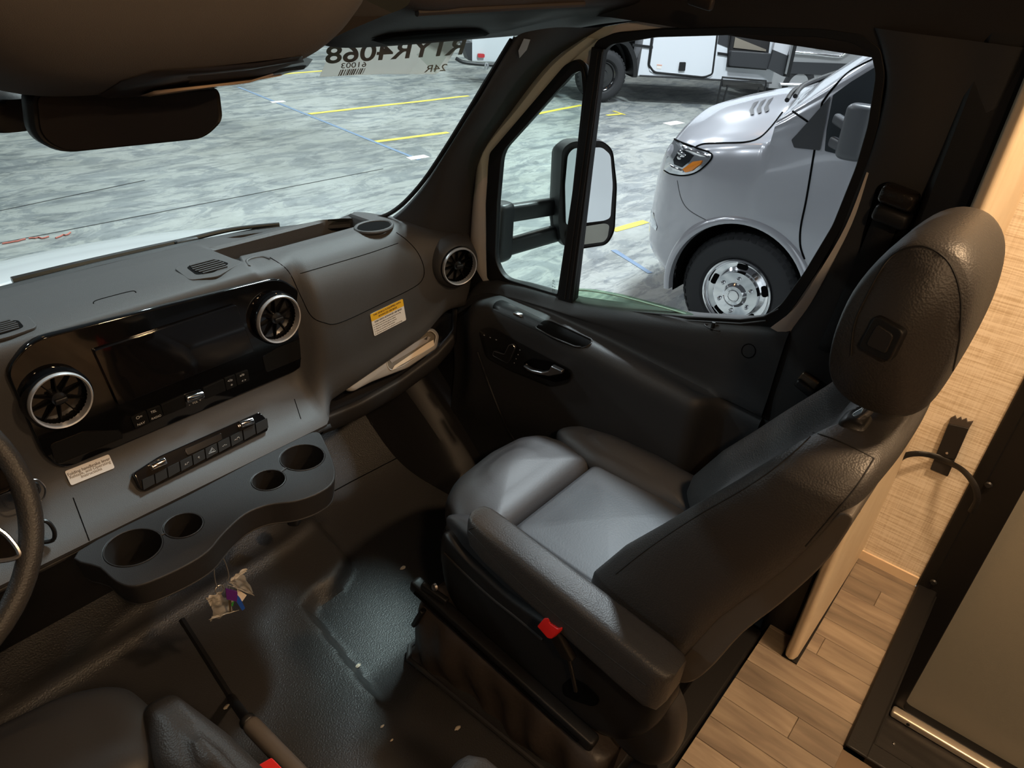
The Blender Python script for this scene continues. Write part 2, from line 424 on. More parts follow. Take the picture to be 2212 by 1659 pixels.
# side kick panel by the door and wheel-house hump in the footwell
hump = [ [(845, 835), (900, 870), (955, 935), (980, 965)], [(830, 850), (870, 885), (920, 930), (945, 975), (1000, 990)] ]
rows = []
for i in range(13):
    t = i/12; y = 1.66-.5*t; x0 = .70+.04*t; zt = .46-.42*t**1.3
    rows.append([(x0-.02, y, floor_z(x0, y)-.01), (x0, y, zt*.5+.03), (x0+.012, y, zt-.01), (x0+.04, y, zt+.015), (x0+.14, y, zt+.03), (.9, y, zt+.03)])
struct(grid('trim_4', rows, DASHD, mods=[('sub', 1)]), 'dark moulded wheel house cover in the passenger footwell')
struct(box('wall_front', (-.84, 1.72, -.2), (.84, 1.78, .62), DASHD), 'dark bulkhead behind the dashboard')
struct(box('trim_5', (.82, .30, -.06), (.98, 1.7, .05), BLACKP), 'black door sill step')

# ================================================================== coach floor, step well, partition
FZ = .15
KS = 1.40/1.34
def K(x): return (x+.65)*KS-.65     # lateral place of coach parts for this floor height
def wood(name, a, b, s=1.):
    m = bpy.data.materials.new(name); m.use_nodes = True; nt = m.node_tree; p = nt.nodes['Principled BSDF']
    tc = nt.nodes.new('ShaderNodeTexCoord'); mp = nt.nodes.new('ShaderNodeMapping'); mp.inputs['Scale'].default_value = (34*s, 5*s, 34*s)
    oi = nt.nodes.new('ShaderNodeObjectInfo'); ad = nt.nodes.new('ShaderNodeVectorMath'); ad.operation = 'ADD'
    cm = nt.nodes.new('ShaderNodeCombineXYZ'); mu = nt.nodes.new('ShaderNodeMath'); mu.operation = 'MULTIPLY'; mu.inputs[1].default_value = 40
    nt.links.new(oi.outputs['Random'], mu.inputs[0]); nt.links.new(mu.outputs[0], cm.inputs[1]); nt.links.new(mu.outputs[0], cm.inputs[0])
    nt.links.new(tc.outputs['Object'], mp.inputs[0]); nt.links.new(mp.outputs[0], ad.inputs[0]); nt.links.new(cm.outputs[0], ad.inputs[1])
    n = nt.nodes.new('ShaderNodeTexNoise'); n.inputs['Scale'].default_value = 1; n.inputs['Detail'].default_value = 6; n.inputs['Distortion'].default_value = .6
    nt.links.new(ad.outputs[0], n.inputs['Vector'])
    r = nt.nodes.new('ShaderNodeValToRGB'); e = r.color_ramp.elements; e[0].position = .3; e[1].position = .72
    e[0].color = (*a, 1); e[1].color = (*b, 1); nt.links.new(n.outputs['Fac'], r.inputs[0])
    hv = nt.nodes.new('ShaderNodeHueSaturation'); nt.links.new(r.outputs[0], hv.inputs['Color'])
    ma = nt.nodes.new('ShaderNodeMapRange'); ma.inputs['To Min'].default_value = .72; ma.inputs['To Max'].default_value = 1.15
    nt.links.new(oi.outputs['Random'], ma.inputs[0]); nt.links.new(ma.outputs[0], hv.inputs['Value'])
    nt.links.new(hv.outputs[0], p.inputs['Base Color']); p.inputs['Roughness'].default_value = .42
    bn = nt.nodes.new('ShaderNodeBump'); bn.inputs['Strength'].default_value = .15; bn.inputs['Distance'].default_value = .001
    nt.links.new(n.outputs['Fac'], bn.inputs['Height']); nt.links.new(bn.outputs[0], p.inputs['Normal'])
    return m
PLANK = wood('vinyl wood plank', (.19, .145, .11), (.37, .295, .22))
STEPW = wood('dark wood step', (.020, .018, .017), (.055, .05, .046), .9)
VENEER = wood('pale maple veneer', (.76, .62, .44), (.86, .73, .55), .25)
floor_o = struct(box('floor', (-1.12, -3.9, FZ-.08), (.61, .20, FZ-.004), M('floor joint', (.16, .11, .07), .7)), 'raised wood plank floor of the living area')
ff = box('floor_deck', (.61, -.052, FZ-.08), (1.2, .20, FZ-.004), M('floor joint'), floor_o)
xs = [-1.12]
while xs[-1] < 1.18: xs.append(xs[-1]+.0655)
def plank(x0, x1, y0, y1):
    if x1-x0 > .01 and y1-y0 > .01: box('plank', (x0+.0005, y0+.0005, FZ-.006), (x1-.0005, y1-.0005, FZ), PLANK, floor_o, .0008, segs=1)
for i, x in enumerate(xs[:-1]):
    if x < -.1: continue
    ends = [.20] + ([.02+.03*(i % 3)] if i % 4 == 1 else []) + [-.05]
    x1 = min(xs[i+1], 1.198)
    for a, b in zip(ends, ends[1:]): plank(x, x1, b, a)
    if x1 <= .58:
        for a, b in ((-.05, -.6-.2*(i % 3)), (-.6-.2*(i % 3), -1.8)): plank(x, x1, b, a)
TRIMB = M('black metal trim', (.008, .0075, .0075), .45, bump=(200, .12), spec=.35)
struct(box('trim_1', (-1.1, .205, -.02), (K(.69), .272, FZ+.006), TRIMB, bevel=.006), 'black step edge strip between the cab and the wood floor')
struct(box('trim_2', (K(.525), -.096, FZ-.02), (1.2, -.048, FZ+.014), TRIMB, bevel=.004), 'black angle trim along the entry step well')
struct(box('trim_3', (K(.525), -1.1, FZ-.02), (K(.57), -.048, FZ+.013), TRIMB, bevel=.004), 'black angle trim at the inner side of the step well')
sw = struct(box('step_well', (K(.57), -1.1, -.32), (1.205, -.094, -.295), STEPW), 'dark wood grain entry step')
box('riser', (K(.57), -.100, -.32), (1.205, -.094, FZ), TRIMB, sw); box('riser', (K(.565), -1.1, -.32), (K(.571), -.094, FZ), TRIMB, sw)
lathe('screw', [(0, .003), (.004, .002), (.005, 0)], (1.08, -.17, -.295), (0, 0, 1), CHROME, sw)
# linen-look side wall
LIN = M('linen wall panel', (.70, .56, .37), .75)
nt = LIN.node_tree; b = nt.nodes['Principled BSDF']; tc = nt.nodes.new('ShaderNodeTexCoord')
outs = []
for scl in ((9, 9, 260), (9, 330, 9)):
    mp = nt.nodes.new('ShaderNodeMapping'); mp.inputs['Scale'].default_value = scl; n = nt.nodes.new('ShaderNodeTexNoise'); n.inputs['Scale'].default_value = 1
    n.inputs['Detail'].default_value = 4; nt.links.new(tc.outputs['Object'], mp.inputs[0]); nt.links.new(mp.outputs[0], n.inputs['Vector']); outs.append(n.outputs['Fac'])
ad = nt.nodes.new('ShaderNodeMix'); ad.inputs['Factor'].default_value = .30; nt.links.new(outs[0], ad.inputs['A']); nt.links.new(outs[1], ad.inputs['B'])
rp = nt.nodes.new('ShaderNodeValToRGB'); e = rp.color_ramp.elements; e[0].position = .34; e[0].color = (.58, .47, .33, 1); e[1].position = .58; e[1].color = (.90, .82, .70, 1)
nt.links.new(ad.outputs['Result'], rp.inputs[0]); nt.links.new(rp.outputs[0], b.inputs['Base Color'])
wall_r = struct(box('wall_right', (1.2, -.046, FZ), (1.24, .30, 2.1), LIN), 'tan linen patterned wall beside the entry door')
struct(box('baseboard_right', (1.194, -.045, FZ), (1.201, .105, FZ+.029), M('pale base strip', (.78, .62, .44), .6)), 'pale strip along the bottom of the linen wall')
part_ol = [(K(x), y*KS) for x, y in [(.655, .118), (.66, .110), (.675, .106), (1.12, .100), (1.12, .128), (.675, .134), (.66, .130)]]
part = struct(prism('wall_partition', [(x, y, FZ+.004) for x, y in part_ol], (0, 0, 1.95), VENEER, bevel=.004), 'pale maple partition panel behind the passenger seat')
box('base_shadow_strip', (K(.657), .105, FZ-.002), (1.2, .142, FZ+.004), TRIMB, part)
cc = at(1858, 1100, Y=.1105)
lathe('screw_cap', [(0, .003), (.006, .003), (.0075, 0)], cc, (0, -1, 0), VENEER, part)
struct(box('wall_pillar', (.79, .142, FZ-.2), (.90, .22, 2.1), BLACKP, bevel=.01), 'black panel between the seat belt pillar and the maple partition')
# entry door: black frame, grey inner panel
door2 = thing('door_2', (1.15, -.5, 0), 'black framed entry door with a plain grey panel', None, kind='structure')
DX = 1.215
Lf = [at(2212, 770, X=1.2), at(1984, 1270, X=1.2)]
yl = -.048; yp = -.118
fr_o = [(DX, yl, -.31), (DX, yl, 2.0), (DX, -.95, 2.0), (DX, -.95, -.31)]
zb = at(1956, 1513, X=DX+.02).z; yp = at(1956, 1513, X=DX+.02).y
pn = rnd([(DX, yp, zb), (DX, yp+.02, 1.9), (DX, -.88, 1.9), (DX, -.88, zb)], .02)
plate('frame', fr_o, (-1, 0, 0), -.02, .02, TRIMB, door2, holes=[pn], bevel=.003)
box('jamb', (1.192, -.078, FZ), (1.22, -.046, 2.0), TRIMB, door2, .004)
plate('panel', [(DX+.012, p.y, p.z) for p in pn], (-1, 0, 0), -.01, 0, M('grey khaki panel', (.30, .285, .24), .55, bump=(500, .2)), door2)
for y, z in ((2135, 1048), (2016, 1258)):
    p = at(y, z, X=1.19); lathe('hinge_screw', [(0, .004), (.006, .004), (.009, 0)], p, (-1, 0, 0), BLACKP, door2, 20)
tb0, tb1 = at(1926, 1534, X=1.178), at(2149, 1664, X=1.178)
sill = thing('door_threshold', tb0, 'brushed metal threshold bar at the foot of the entry door', 'threshold')
rbar('bar', tb0, tb0+Vector((0, -.9, 0)), (0, 0, 1), .012, .016, M('brushed aluminium', (.80, .70, .58), .35, .7), sill, 4)
lathe('screw', [(0, .003), (.004, .002), (.005, 0)], tb0+Vector((-.016, -.05, .0)), (-1, 0, .3), BLACKP, sill, 16)
# rest of the shell, behind and beside the camera
SHELL = M('tan coach wall', (.24, .18, .12), .7)
struct(box('wall_left', (-1.16, -3.9, -.1), (-1.12, .25, 2.12), SHELL), 'tan left wall of the living area')
struct(box('wall_rear', (-1.16, -3.94, -.1), (1.24, -3.9, 2.12), SHELL), 'tan rear wall of the living area')
struct(box('wall_right_rear', (1.2, -3.9, -.1), (1.24, -.95, 2.12), SHELL), 'tan right wall behind the entry door')
struct(box('ceiling', (-1.16, -3.94, 2.1), (1.24, .30, 2.16), M('cream coach ceiling', (.34, .29, .23), .8)), 'cream ceiling of the living area')
struct(box('ceiling_bunk', (-1.0, .26, 1.82), (1.0, 1.10, 1.88), BLACKP), 'dark underside of the cab bunk')
struct(box('wall_bunk', (-1.16, .26, 1.82), (1.24, .30, 2.12), SHELL), 'tan face board of the cab bunk')

# ================================================================== wooden-free cab: left side, header, pillars
lw_ol = [(-.88, .2, -.1), (-.88, 1.75, -.1), (-.88, 1.75, .8), (-.80, 1.05, 1.62), (-.80, .2, 1.62)]
def left_plane(y, z): return (-.88+.08*max(0, (z-.75)), y, z)
o_ = [left_plane(*q) for q in ((.2, -.1), (1.75, -.1), (1.75, .75), (1.05, 1.62), (.2, 1.62))]
struct(plate('wall_left_cab', [(-.93, q[1], q[2]) for q in o_], (1, 0, 0), -.06, 0, DASHD, holes=[[(-.93, y, z) for y, z in ((.36, .86), (1.2, .76), (1.2, 1.05), (.95, 1.40), (.36, 1.43))]]), 'dark driver side door lining')
struct(plate('window_4', [(-.955, y, z) for y, z in ((.36, .86), (1.2, .76), (1.2, 1.05), (.95, 1.40), (.36, 1.43))], (1, 0, 0), -.004, 0, GLASS), 'driver side door window')

def wsb(x):  # windshield base
    ax = abs(x); return lerp_tab([(0, 1.70), (.2, 1.695), (.35, 1.675), (.5, 1.63), (.65, 1.56), (.75, 1.49), (.86, 1.38)], ax)
def ws_pt(x, t):
    """t 0 at the cowl, 1 at the roof edge"""
    yb = wsb(x); xs_ = x*(1-.06*t); return Vector((xs_, yb-.52*t-.03*math.sin(math.pi*t)*-1, .81+.64*t))
wsr = [[ws_pt(-.86+1.72*i/40, j/16) for j in range(17)] for i in range(41)]
windshield = struct(grid('window_1', wsr, GLASS), 'large curved windshield glass')
WSB = bvh(windshield)
# black ceramic edge and rubber seal along the glass foot and the right pillar
tube('lower_seal', [ws_pt(-.84+1.68*i/40, .035)+Vector((0, -.004, .0)) for i in range(41)], .012, RUBBER, windshield, 8)
edge_px = [(1104, 84), (1058, 160), (1010, 240), (962, 318), (915, 388), (872, 436), (835, 462), (800, 470)]
tube('side_seal', [on(WSB, x, y, .004) for x, y in spl([(a, b, 0) for a, b in edge_px], 4) for x, y in [(x, y)]] if False else [h for h in (on(WSB, p.x, p.y, .004) for p in spl([(a, b, 0) for a, b in edge_px], 4)) if h], .006, RUBBER, windshield, 8)

# right A-pillar trim: a shaped moulding with a ridge
Lp = spl([on(WSB, x, y, .012) or at(x, y, X=.70) for x, y in ((1112, 70), (1060, 162), (1012, 244), (964, 322), (918, 394), (876, 444), (838, 474))], 5)
Rp = spl([at(x, y, X=X_) for x, y, X_ in ((1300, 58, .80), (1192, 132, .815), (1105, 240, .828), (1044, 330, .838), (1022, 400, .842), (1012, 470, .845), (1006, 545, .848))], 5)
rows = []
for a, b in zip(Lp, Rp):
    mid = a*.45+b*.55+Vector((-.045, -.012, .01)); rows.append(spl([a+Vector((.02, .02, 0)), a, a*.7+mid*.3+Vector((-.006, 0, .004)), mid, mid*.35+b*.65+Vector((-.004, -.01, 0)), b, b+Vector((.03, .01, 0))], 4))
apil = struct(grid('trim_6', rows, PILLAR), 'dark grey windshield pillar trim on the passenger side')
AB = bvh(apil)
patch('airbag_label', [(1120, 108), (1132, 82), (1146, 84), (1138, 106), (1122, 124)], AB, .002, M('pale blue tag', (.42, .50, .58), .5), apil, 3)
# header over the windows
rows = []
for i in range(21):
    y = 1.16-1.02*i/20; rows.append([(.80-.008*j*j*.25-.002*j, y, 1.425+.035*j-.02*sstep(.9, 1.15, y)*(j == 0)) for j in range(8)])
hdr = struct(grid('wall_right_header', rows, HEADL, mods=[('solid', .012, 1)]), 'dark roof side lining over the passenger window')
HB = M('dark headliner edge', (.03, .027, .027), .8, bump=(800, .2))
hdr.data.materials.clear(); hdr.data.materials.append(HB)
rows = []
for i in range(14):
    x = .10+.76*i/13; y0 = wsb(x)-.60
    rows.append([(x, y0+.16, 1.46), (x, y0+.10, 1.475), (x, y0, 1.50), (x, y0-.12, 1.54), (x, y0-.25, 1.66), (x, y0-.3, 1.82)])
struct(grid('ceiling_header', rows, HB, mods=[('solid', .012, 1)]), 'dark headliner above the windshield')
# B pillar lining
Bl = spl([at(x, y, X=X_) for x, y, X_ in ((1893, 60, .79), (1912, 120, .795), (1918, 190, .80), (1890, 310, .81), (1846, 420, .825), (1786, 560, .84), (1706, 722, .85), (1640, 850, .855), (1570, 960, .86), (1500, 1070, .86))], 5)
rows = []
for i, p in enumerate(Bl):
    y1 = .145; x1 = p.x-.01
    rows.append(spl([p+Vector((.05, .015, 0)), p+Vector((.004, .004, 0)), p+Vector((-.012, -.012, 0)), Vector((p.x-.016, p.y*.7+y1*.3, p.z)), Vector((p.x-.006, p.y*.4+y1*.6, p.z)), Vector((x1, y1+.02, p.z)), Vector((x1+.03, y1, p.z))], 4))
bpil = struct(grid('trim_7', rows, PILLAR), 'dark seat belt pillar lining behind the passenger door')
BB = bvh(bpil)
struct(box('wall_hinge_pillar', (.862, 1.25, -.06), (.90, 1.46, .78), BLACKP), 'black hinge pillar at the front of the passenger door')
struct(box('coach_exterior', (1.245, -3.9, -.45), (1.26, -1.0, 2.2), M('white gelcoat', (.78, .79, .80), .25, coat=.4)), 'white outer side of the motorhome seen in the door mirror')
struct(box('coach_exterior_front', (1.245, -.9, 2.0), (1.26, .28, 2.2), M('white gelcoat')), 'white outer strip over the entry door')
struct(box('coach_exterior_nose', (1.243, -.04, -.30), (1.258, .28, 2.0), M('white gelcoat')), 'white outer corner ahead of the entry door')
plate('outer_skin', [(1.248, -.05, -.31), (1.248, -.05, 2.0), (1.248, -.95, 2.0), (1.248, -.95, -.31)], (1, 0, 0), 0, .012, M('white gelcoat'), door2)
struct(box('coach_exterior_cap', (.92, .302, -.30), (1.258, .318, 2.2), M('white gelcoat')), 'white front end of the coach body')
struct(box('wall_right_lower', (.885, .142, -.10), (.90, .50, .74), BLACKP), 'black lower pillar wall beside the passenger seat')
struct(box('wall_roof_front', (-.86, 1.165, 1.378), (.80, 1.185, 1.9), HB), 'dark roof front above the windshield')
struct(box('wall_hinge_pillar_front', (.862, 1.46, -.06), (.90, 1.74, .62), BLACKP), 'black wheel house wall ahead of the passenger door')

# ================================================================== DASHBOARD
dash = thing('dashboard', (0, 1.5, .4), 'dark grey dashboard with a wide gloss black centre panel', 'dashboard')
Cc = [(1.688, .830), (1.655, .845), (1.60, .856), (1.575, .860), (1.51, .865), (1.47, .868), (1.43, .870), (1.402, .866), (1.380, .852), (1.371, .80), (1.364, .70), (1.352, .578), (1.300, .522), (1.245, .472), (1.40, .44)]
Pp = [(1.655, .826), (1.625, .842), (1.572, .854), (1.564, .842), (1.558, .80), (1.468, .80), (1.462, .855), (1.445, .868), (1.41, .866), (1.37, .842), (1.336, .79), (1.318, .70), (1.306, .62), (1.298, .555), (1.40, .57)]
Rr = [(1.50, .826), (1.475, .842), (1.44, .846), (1.43, .846), (1.41, .846), (1.39, .846), (1.37, .845), (1.35, .842), (1.33, .836), (1.306, .822), (1.292, .79), (1.288, .73), (1.290, .67), (1.30, .61), (1.40, .62)]
Re = [(1.40, .80), (1.39, .805), (1.385, .806), (1.38, .806), (1.375, .806), (1.37, .806), (1.36, .806), (1.35, .804), (1.345, .80), (1.34, .79), (1.335, .76), (1.335, .72), (1.34, .67), (1.35, .63), (1.42, .64)]
def mixp(a, b, t): return [(p[0]*(1-t)+q[0]*t, p[1]*(1-t)+q[1]*t) for p, q in zip(a, b)]
def dash_profile(x):
    noslot = [list(p) for p in Pp]
    for i, z in ((3, .858), (4, .862), (5, .866), (6, .868)): noslot[i][1] = z
    if x <= .27: p = Cc
    elif x < .335: p = mixp(Cc, noslot, sstep(.27, .335, x))
    elif x < .64: p = noslot
    elif x < .80: p = mixp(noslot, Rr, sstep(.64, .80, x))
    elif x <= .84: p = Rr
    else: p = mixp(Rr, Re, min(1, ((x-.84)/.03)**2))
    p = [list(q) for q in p]
    # foot of the upper dash climbs towards the door
    if x > .27:
        k = sstep(.27, .335, x)*(1-sstep(.70, .82, x)); zb_ = .500+.095*(x-.33)/.47
        d = zb_-.555
        for i, w in ((14, 1), (13, 1), (12, .6), (11, .25)): p[i][1] += d*w*k
    sl = sstep(.205, .225, x)*(1-sstep(.60, .63, x))
    if sl > 0:
        y_near = lerp_tab([(.15, 1.475), (.30, 1.462), (.7, 1.462)], x)
        tgt = {2: (1.580, .856), 3: (1.572, .850), 4: (1.566, .795), 5: (y_near+.006, .795), 6: (y_near, .862), 7: (y_near-.025, .869)}
        for i, q in tgt.items(): p[i] = [p[i][0]*(1-sl)+q[0]*sl, p[i][1]*(1-sl)+q[1]*sl]
    if x > .3: p[0][0] = min(p[0][0], wsb(x)+.005); p[1][0] = min(p[1][0], p[0][0]-.02); p[2][0] = min(p[2][0], p[1][0]-.015)
    return p
xs = [-.86+.04*i for i in range(25)]+[.10+.0125*i for i in range(62)]
xs = sorted(set([round(x, 4) for x in xs if x <= .872]+[.205, .21, .215, .22, .225, .6, .606, .612, .618, .624, .63, .855, .865, .87]))
rows = []
for x in xs:
    pr_ = dash_profile(x); cv = []
    P = [Vector((x, a, b)) for a, b in pr_]
    for i in range(len(P)-1):
        if 2 <= i <= 5 and .16 < x < .64:
            for s in range(5): cv.append(P[i]+(P[i+1]-P[i])*s/5)
        else:
            g = lambda j: P[max(0, min(len(P)-1, j))]
            a, b, c, d = g(i-1), g(i), g(i+1), g(i+2)
            for s in range(5):
                t = s/5; cv.append(.5*((2*b)+(c-a)*t+(2*a-5*b+4*c-d)*t*t+(3*b-a-3*c+d)*t**3))
    cv.append(P[-1]); rows.append(cv)
body = grid('dash_body', rows, DASH, dash)
DB = bvh(body)
mesh('dash_end_cap', rows[-1], [tuple(range(len(rows[-1])))], DASH, dash)
def dseam(px, r=.0011, name='panel_gap', sm=True, off=0.):
    P = spl([(a, b, 0) for a, b in px], 6) if sm else [Vector((a, b, 0)) for a, b in px]
    Q = [h for h in (on(DB, p.x, p.y, off) for p in P) if h]
    return tube(name, Q, r, GAP, dash, 6)
dseam([(583, 556), (622, 585), (650, 640), (672, 682), (700, 697), (735, 697), (830, 653), (895, 620), (914, 600), (915, 575), (902, 545), (880, 520), (856, 502)])
dseam([(648, 591), (720, 570), (800, 546), (860, 525)], .0009)
dseam([(202, 656), (206, 650), (240, 640), (285, 629), (294, 632)], .0011)
# lower centre dash and its side panels under the crease
lw = [[(-.45, 1.40, .05), (-.45, 1.36, .25), (-.45, 1.28, .44), (-.45, 1.262, .468)], [(.34, 1.40, .05), (.34, 1.36, .25), (.34, 1.28, .44), (.34, 1.262, .468)]]
rows = [[(x, 1.50, .02), (x, 1.46, .12), (x, 1.40, .27), (x, 1.30, .42), (x, 1.258, .452)] for x in (-.55+.05*i for i in range(18))]
grid('lower_panel', rows, DASHD, dash, mods=[('solid', .01, 1)])
for a, b in (((158, 1075), (193, 1168)), ((636, 862), (650, 905))):
    P = [h for h in (on(DB, a[0]+(b[0]-a[0])*i/8, a[1]+(b[1]-a[1])*i/8) for i in range(9)) if h]
    if len(P) > 2: tube('panel_gap', P, .0011, GAP, dash, 6)
# tray under the passenger dash, with its raised lip
rows = []
for i in range(25):
    x = .30+.53*i/24; zl = lerp_tab([(.30, .455), (.42, .452), (.56, .468), (.70, .505), (.80, .55), (.83, .585)], x); yl_ = lerp_tab([(.3, 1.30), (.7, 1.28), (.78, 1.285), (.83, 1.33)], x)
    rows.append(spl([(x, 1.50, zl+.06), (x, 1.48, zl-.01), (x, yl_+.03, zl-.022), (x, yl_+.012, zl+.004), (x, yl_, zl+.006), (x, yl_-.008, zl-.004), (x, yl_-.004, zl-.04), (x, yl_+.03, zl-.055), (x, 1.5, zl-.05)], 4))
tray = grid('glove_tray', rows, DASHD, dash)
TB = bvh(tray)
# gloss black centre panel
PN = Vector((0, -1, .062)).normalized(); PO = Vector((0, 1.3625, .72))
pp = lambda x, y, o=0.: at(x, y, P=PO+PN*o, N=PN)
pts = [(9, 800), (62, 733), (600, 597), (648, 628), (668, 770), (640, 800), (135, 1014), (92, 985)]
panel = plate('control_panel', rnd([pp(*p) for p in pts], [.02, .035, .03, .03, .025, .03, .03, .03]), PN, -.012, .006, PIANO, dash, bevel=.004, seg=3)
lab(panel, 'gloss black centre panel with screen, vents and buttons')
scr = plate('screen', rnd([pp(*p, .0065) for p in ((200, 756), (507, 657), (545, 757), (253, 873))], .004), PN, -.002, .0075, M('screen glass', (.006, .0055, .006), .04, coat=.5), panel, bevel=.0008)
lab(scr, 'dark wide display screen')
def recess(px, r):
    ol = rnd([pp(*p, .006) for p in px], r)
    a = plate('storage_recess', ol, PN, -.004, .0004, M('recess rubber', (.004, .004, .004), .6, spec=.25), panel)
    tube('recess_rim', ol, .0012, PIANO, a, 6, closed=True)
recess([(108, 960), (180, 932), (258, 928), (268, 945), (130, 1002), (118, 998)], .008)
recess([(566, 770), (600, 750), (655, 728), (662, 752), (660, 770), (575, 805)], .008)
# buttons of the panel's lower row
def button(px, parent, pf, N, t=.003, r=.003, mat=M('button black', (.005, .005, .005), .6, spec=.2), name='button'):
    return plate(name, rnd([pf(*p) for p in px], r), N, -.003, t, mat, parent, bevel=.0008)
pb = lambda x, y: pp(x, y, .006)
def marks(o, s, x, y, size, pf, N, R=(1, 0, 0), mat=None):
    text('symbol', s, pf(x, y)+Vector(N)*.0035, R, (0, 0, 1), size, mat or WMARK, o)
b1 = button([(281, 902), (314, 886), (322, 912), (291, 925)], panel, pb, PN); marks(b1, 'O=', 299, 900, .010, pb, PN); marks(b1, 'NAV', 303, 914, .008, pb, PN)
b2 = button([(315, 886), (345, 875), (352, 899), (323, 911)], panel, pb, PN); marks(b2, 'TEL', 330, 888, .008, pb, PN); marks(b2, 'RADIO', 336, 900, .007, pb, PN)
b3 = button([(346, 874), (396, 852), (402, 878), (353, 898)], panel, pb, PN)
b4 = button([(437, 838), (482, 818), (487, 843), (442, 862)], panel, pb, PN)
b5 = button([(483, 817), (506, 808), (511, 833), (488, 843)], panel, pb, PN); marks(b5, '</o', 495, 821, .009, pb, PN); marks(b5, '*', 499, 832, .012, pb, PN)
b6 = button([(507, 808), (534, 798), (538, 821), (512, 832)], panel, pb, PN); marks(b6, 'x/o', 521, 809, .009, pb, PN); marks(b6, '< >', 525, 821, .008, pb, PN)
text('symbol', 'VOL', pb(421, 869)+PN*.001, (1, 0, 0), (0, 0, 1), .007, WMARK, panel)
text('symbol', '-', pb(409, 874)+PN*.001, (1, 0, 0), (0, 0, 1), .01, WMARK, panel); text('symbol', '+', pb(432, 864)+PN*.001, (1, 0, 0), (0, 0, 1), .008, WMARK, panel)
def rocker(a, b, parent, pf, N, r=.008, name='rocker_knob'):
    p0, p1 = pf(*a)+N*.004, pf(*b)+N*.004
    o = rbar(name, p0, p1, N, r*.8, r, CHROME, parent, 2.6, .2); lab(o, 'chrome roller switch')
    T = (p1-p0).normalized(); rr = N.cross(T)
    for s in (-.35, .3): tube('groove', [p0+T*.004+N*r*.76+rr*r*s, p1-T*.004+N*r*.76+rr*r*s], .0007, GAP, o, 6)
rocker((399, 862), (437, 850), panel, pb, PN, .009)
# round air vents
def vent(c, N, r, tilt_label, up=(0, 0, 1)):
    N = Vector(N).normalized(); U, Vv, N = frame_of(N, up); c = Vector(c)
    v = lathe('air_vent', [(r*1.12, -.02), (r*1.12, .004), (r*1.06, .010)], c, N, PIANO, dash, 48); lab(v, tilt_label)
    ring = lathe('vent_ring', [(r*1.04, .0), (r*1.04, .012), (r*1.0, .0165), (r*.95, .0155), (r*.93, .009), (r*.93, -.004)], c, N, RINGM, v, 56); lab(ring, 'satin chrome ring')
    lathe('vent_bowl', [(r*.94, .008), (r*.92, -.01), (r*.7, -.03), (0, -.034)], c, N, M('vent black', (.003, .003, .003), .5, spec=.12), v, 40)
    for i in range(10):
        w = 2*math.pi*i/10+.2; d = U*math.cos(w)+Vv*math.sin(w); s = N.cross(d)
        prism('vent_fin', [c+d*r*.22+N*.000, c+d*r*.90-N*.006, c+d*r*.90-N*.018, c+d*r*.22-N*.014], s*.0022, M('vent black', (.003, .003, .003), .5, spec=.12), v)
    lathe('vent_hub', [(0, .008), (r*.16, .007), (r*.24, .002), (r*.24, -.014)], c, N, BLACKP, v, 24)
    rbar('vent_tab', c+U*r*.2+N*.010, c-U*r*.2+N*.010, N, .004, .005, BLACKP, v)
cL, cR = pp(127, 861, .018), pp(597, 687, .016)
rL = (pp(59, 861, .018)-pp(195, 861, .018)).length/2*.985; rR = (pp(552, 687, .016)-pp(642, 687, .016)).length/2
vent(cL, PN, .047+0*rL if False else min(rL, .056), 'round air vent at the left of the screen')
vent(cR, PN, min(rR, .056), 'round air vent at the right of the screen')
vent(at(989, 573, Y=1.276), (-.32, -1, .05), .052, 'round air vent at the door end of the dashboard')
# vent pod behind the outer vent
pc = at(989, 573, Y=1.276); pN = Vector((-.32, -1, .05)).normalized()
lathe('vent_pod', [(.057, .006), (.063, .002), (.070, -.012), (.078, -.035)], pc, pN, DASH, dash, 48)
lathe('end_button', [(0, .006), (.008, .005), (.010, 0)], at(1017, 548, Y=1.27), (0, -1, 0), RUBBER, dash, 20)
# defroster grilles on top
def grille(px, slats, lb):
    ol = [at(*p, Z=.869) for p in px]; c = sum(ol, Vector())/len(ol)
    N = Vector((0, 0, 1))
    g = plate('defroster_grille', rnd([p-N*(p-c).dot(N) for p in ol], .012), N, -.004, .0012, DASH, dash, bevel=.0008); lab(g, lb)
    q = [c+(p-c)*.62-N*(p-c).dot(N) for p in ol]; q = rnd(q, .008)
    plate('opening', q, N, .001, .0018, GAP, g)
    Ux = (q[len(q)//2]-q[0]); X0 = min(p.x for p in q); X1 = max(p.x for p in q); Y0 = min(p.y for p in q); Y1 = max(p.y for p in q)
    for i in range(slats):
        y = Y0+(Y1-Y0)*(i+.7)/(slats+.4); k = 1-abs((i+.7)/(slats+.4)-.5)*.5
        xm = (X0+X1)/2; hw = (X1-X0)/2*k*.86
        box('slat', (xm-hw, y-.0022, c.z+.0012), (xm+hw, y+.0022, c.z+.0038), DASHD, g)
grille([(376, 580), (410, 565), (480, 552), (525, 566), (470, 598), (410, 606)], 6, 'slatted defroster grille on the dash top')
grille([(-70, 712), (-10, 690), (60, 682), (82, 706), (20, 728), (-60, 748)], 6, 'slatted defroster grille at the left picture edge')
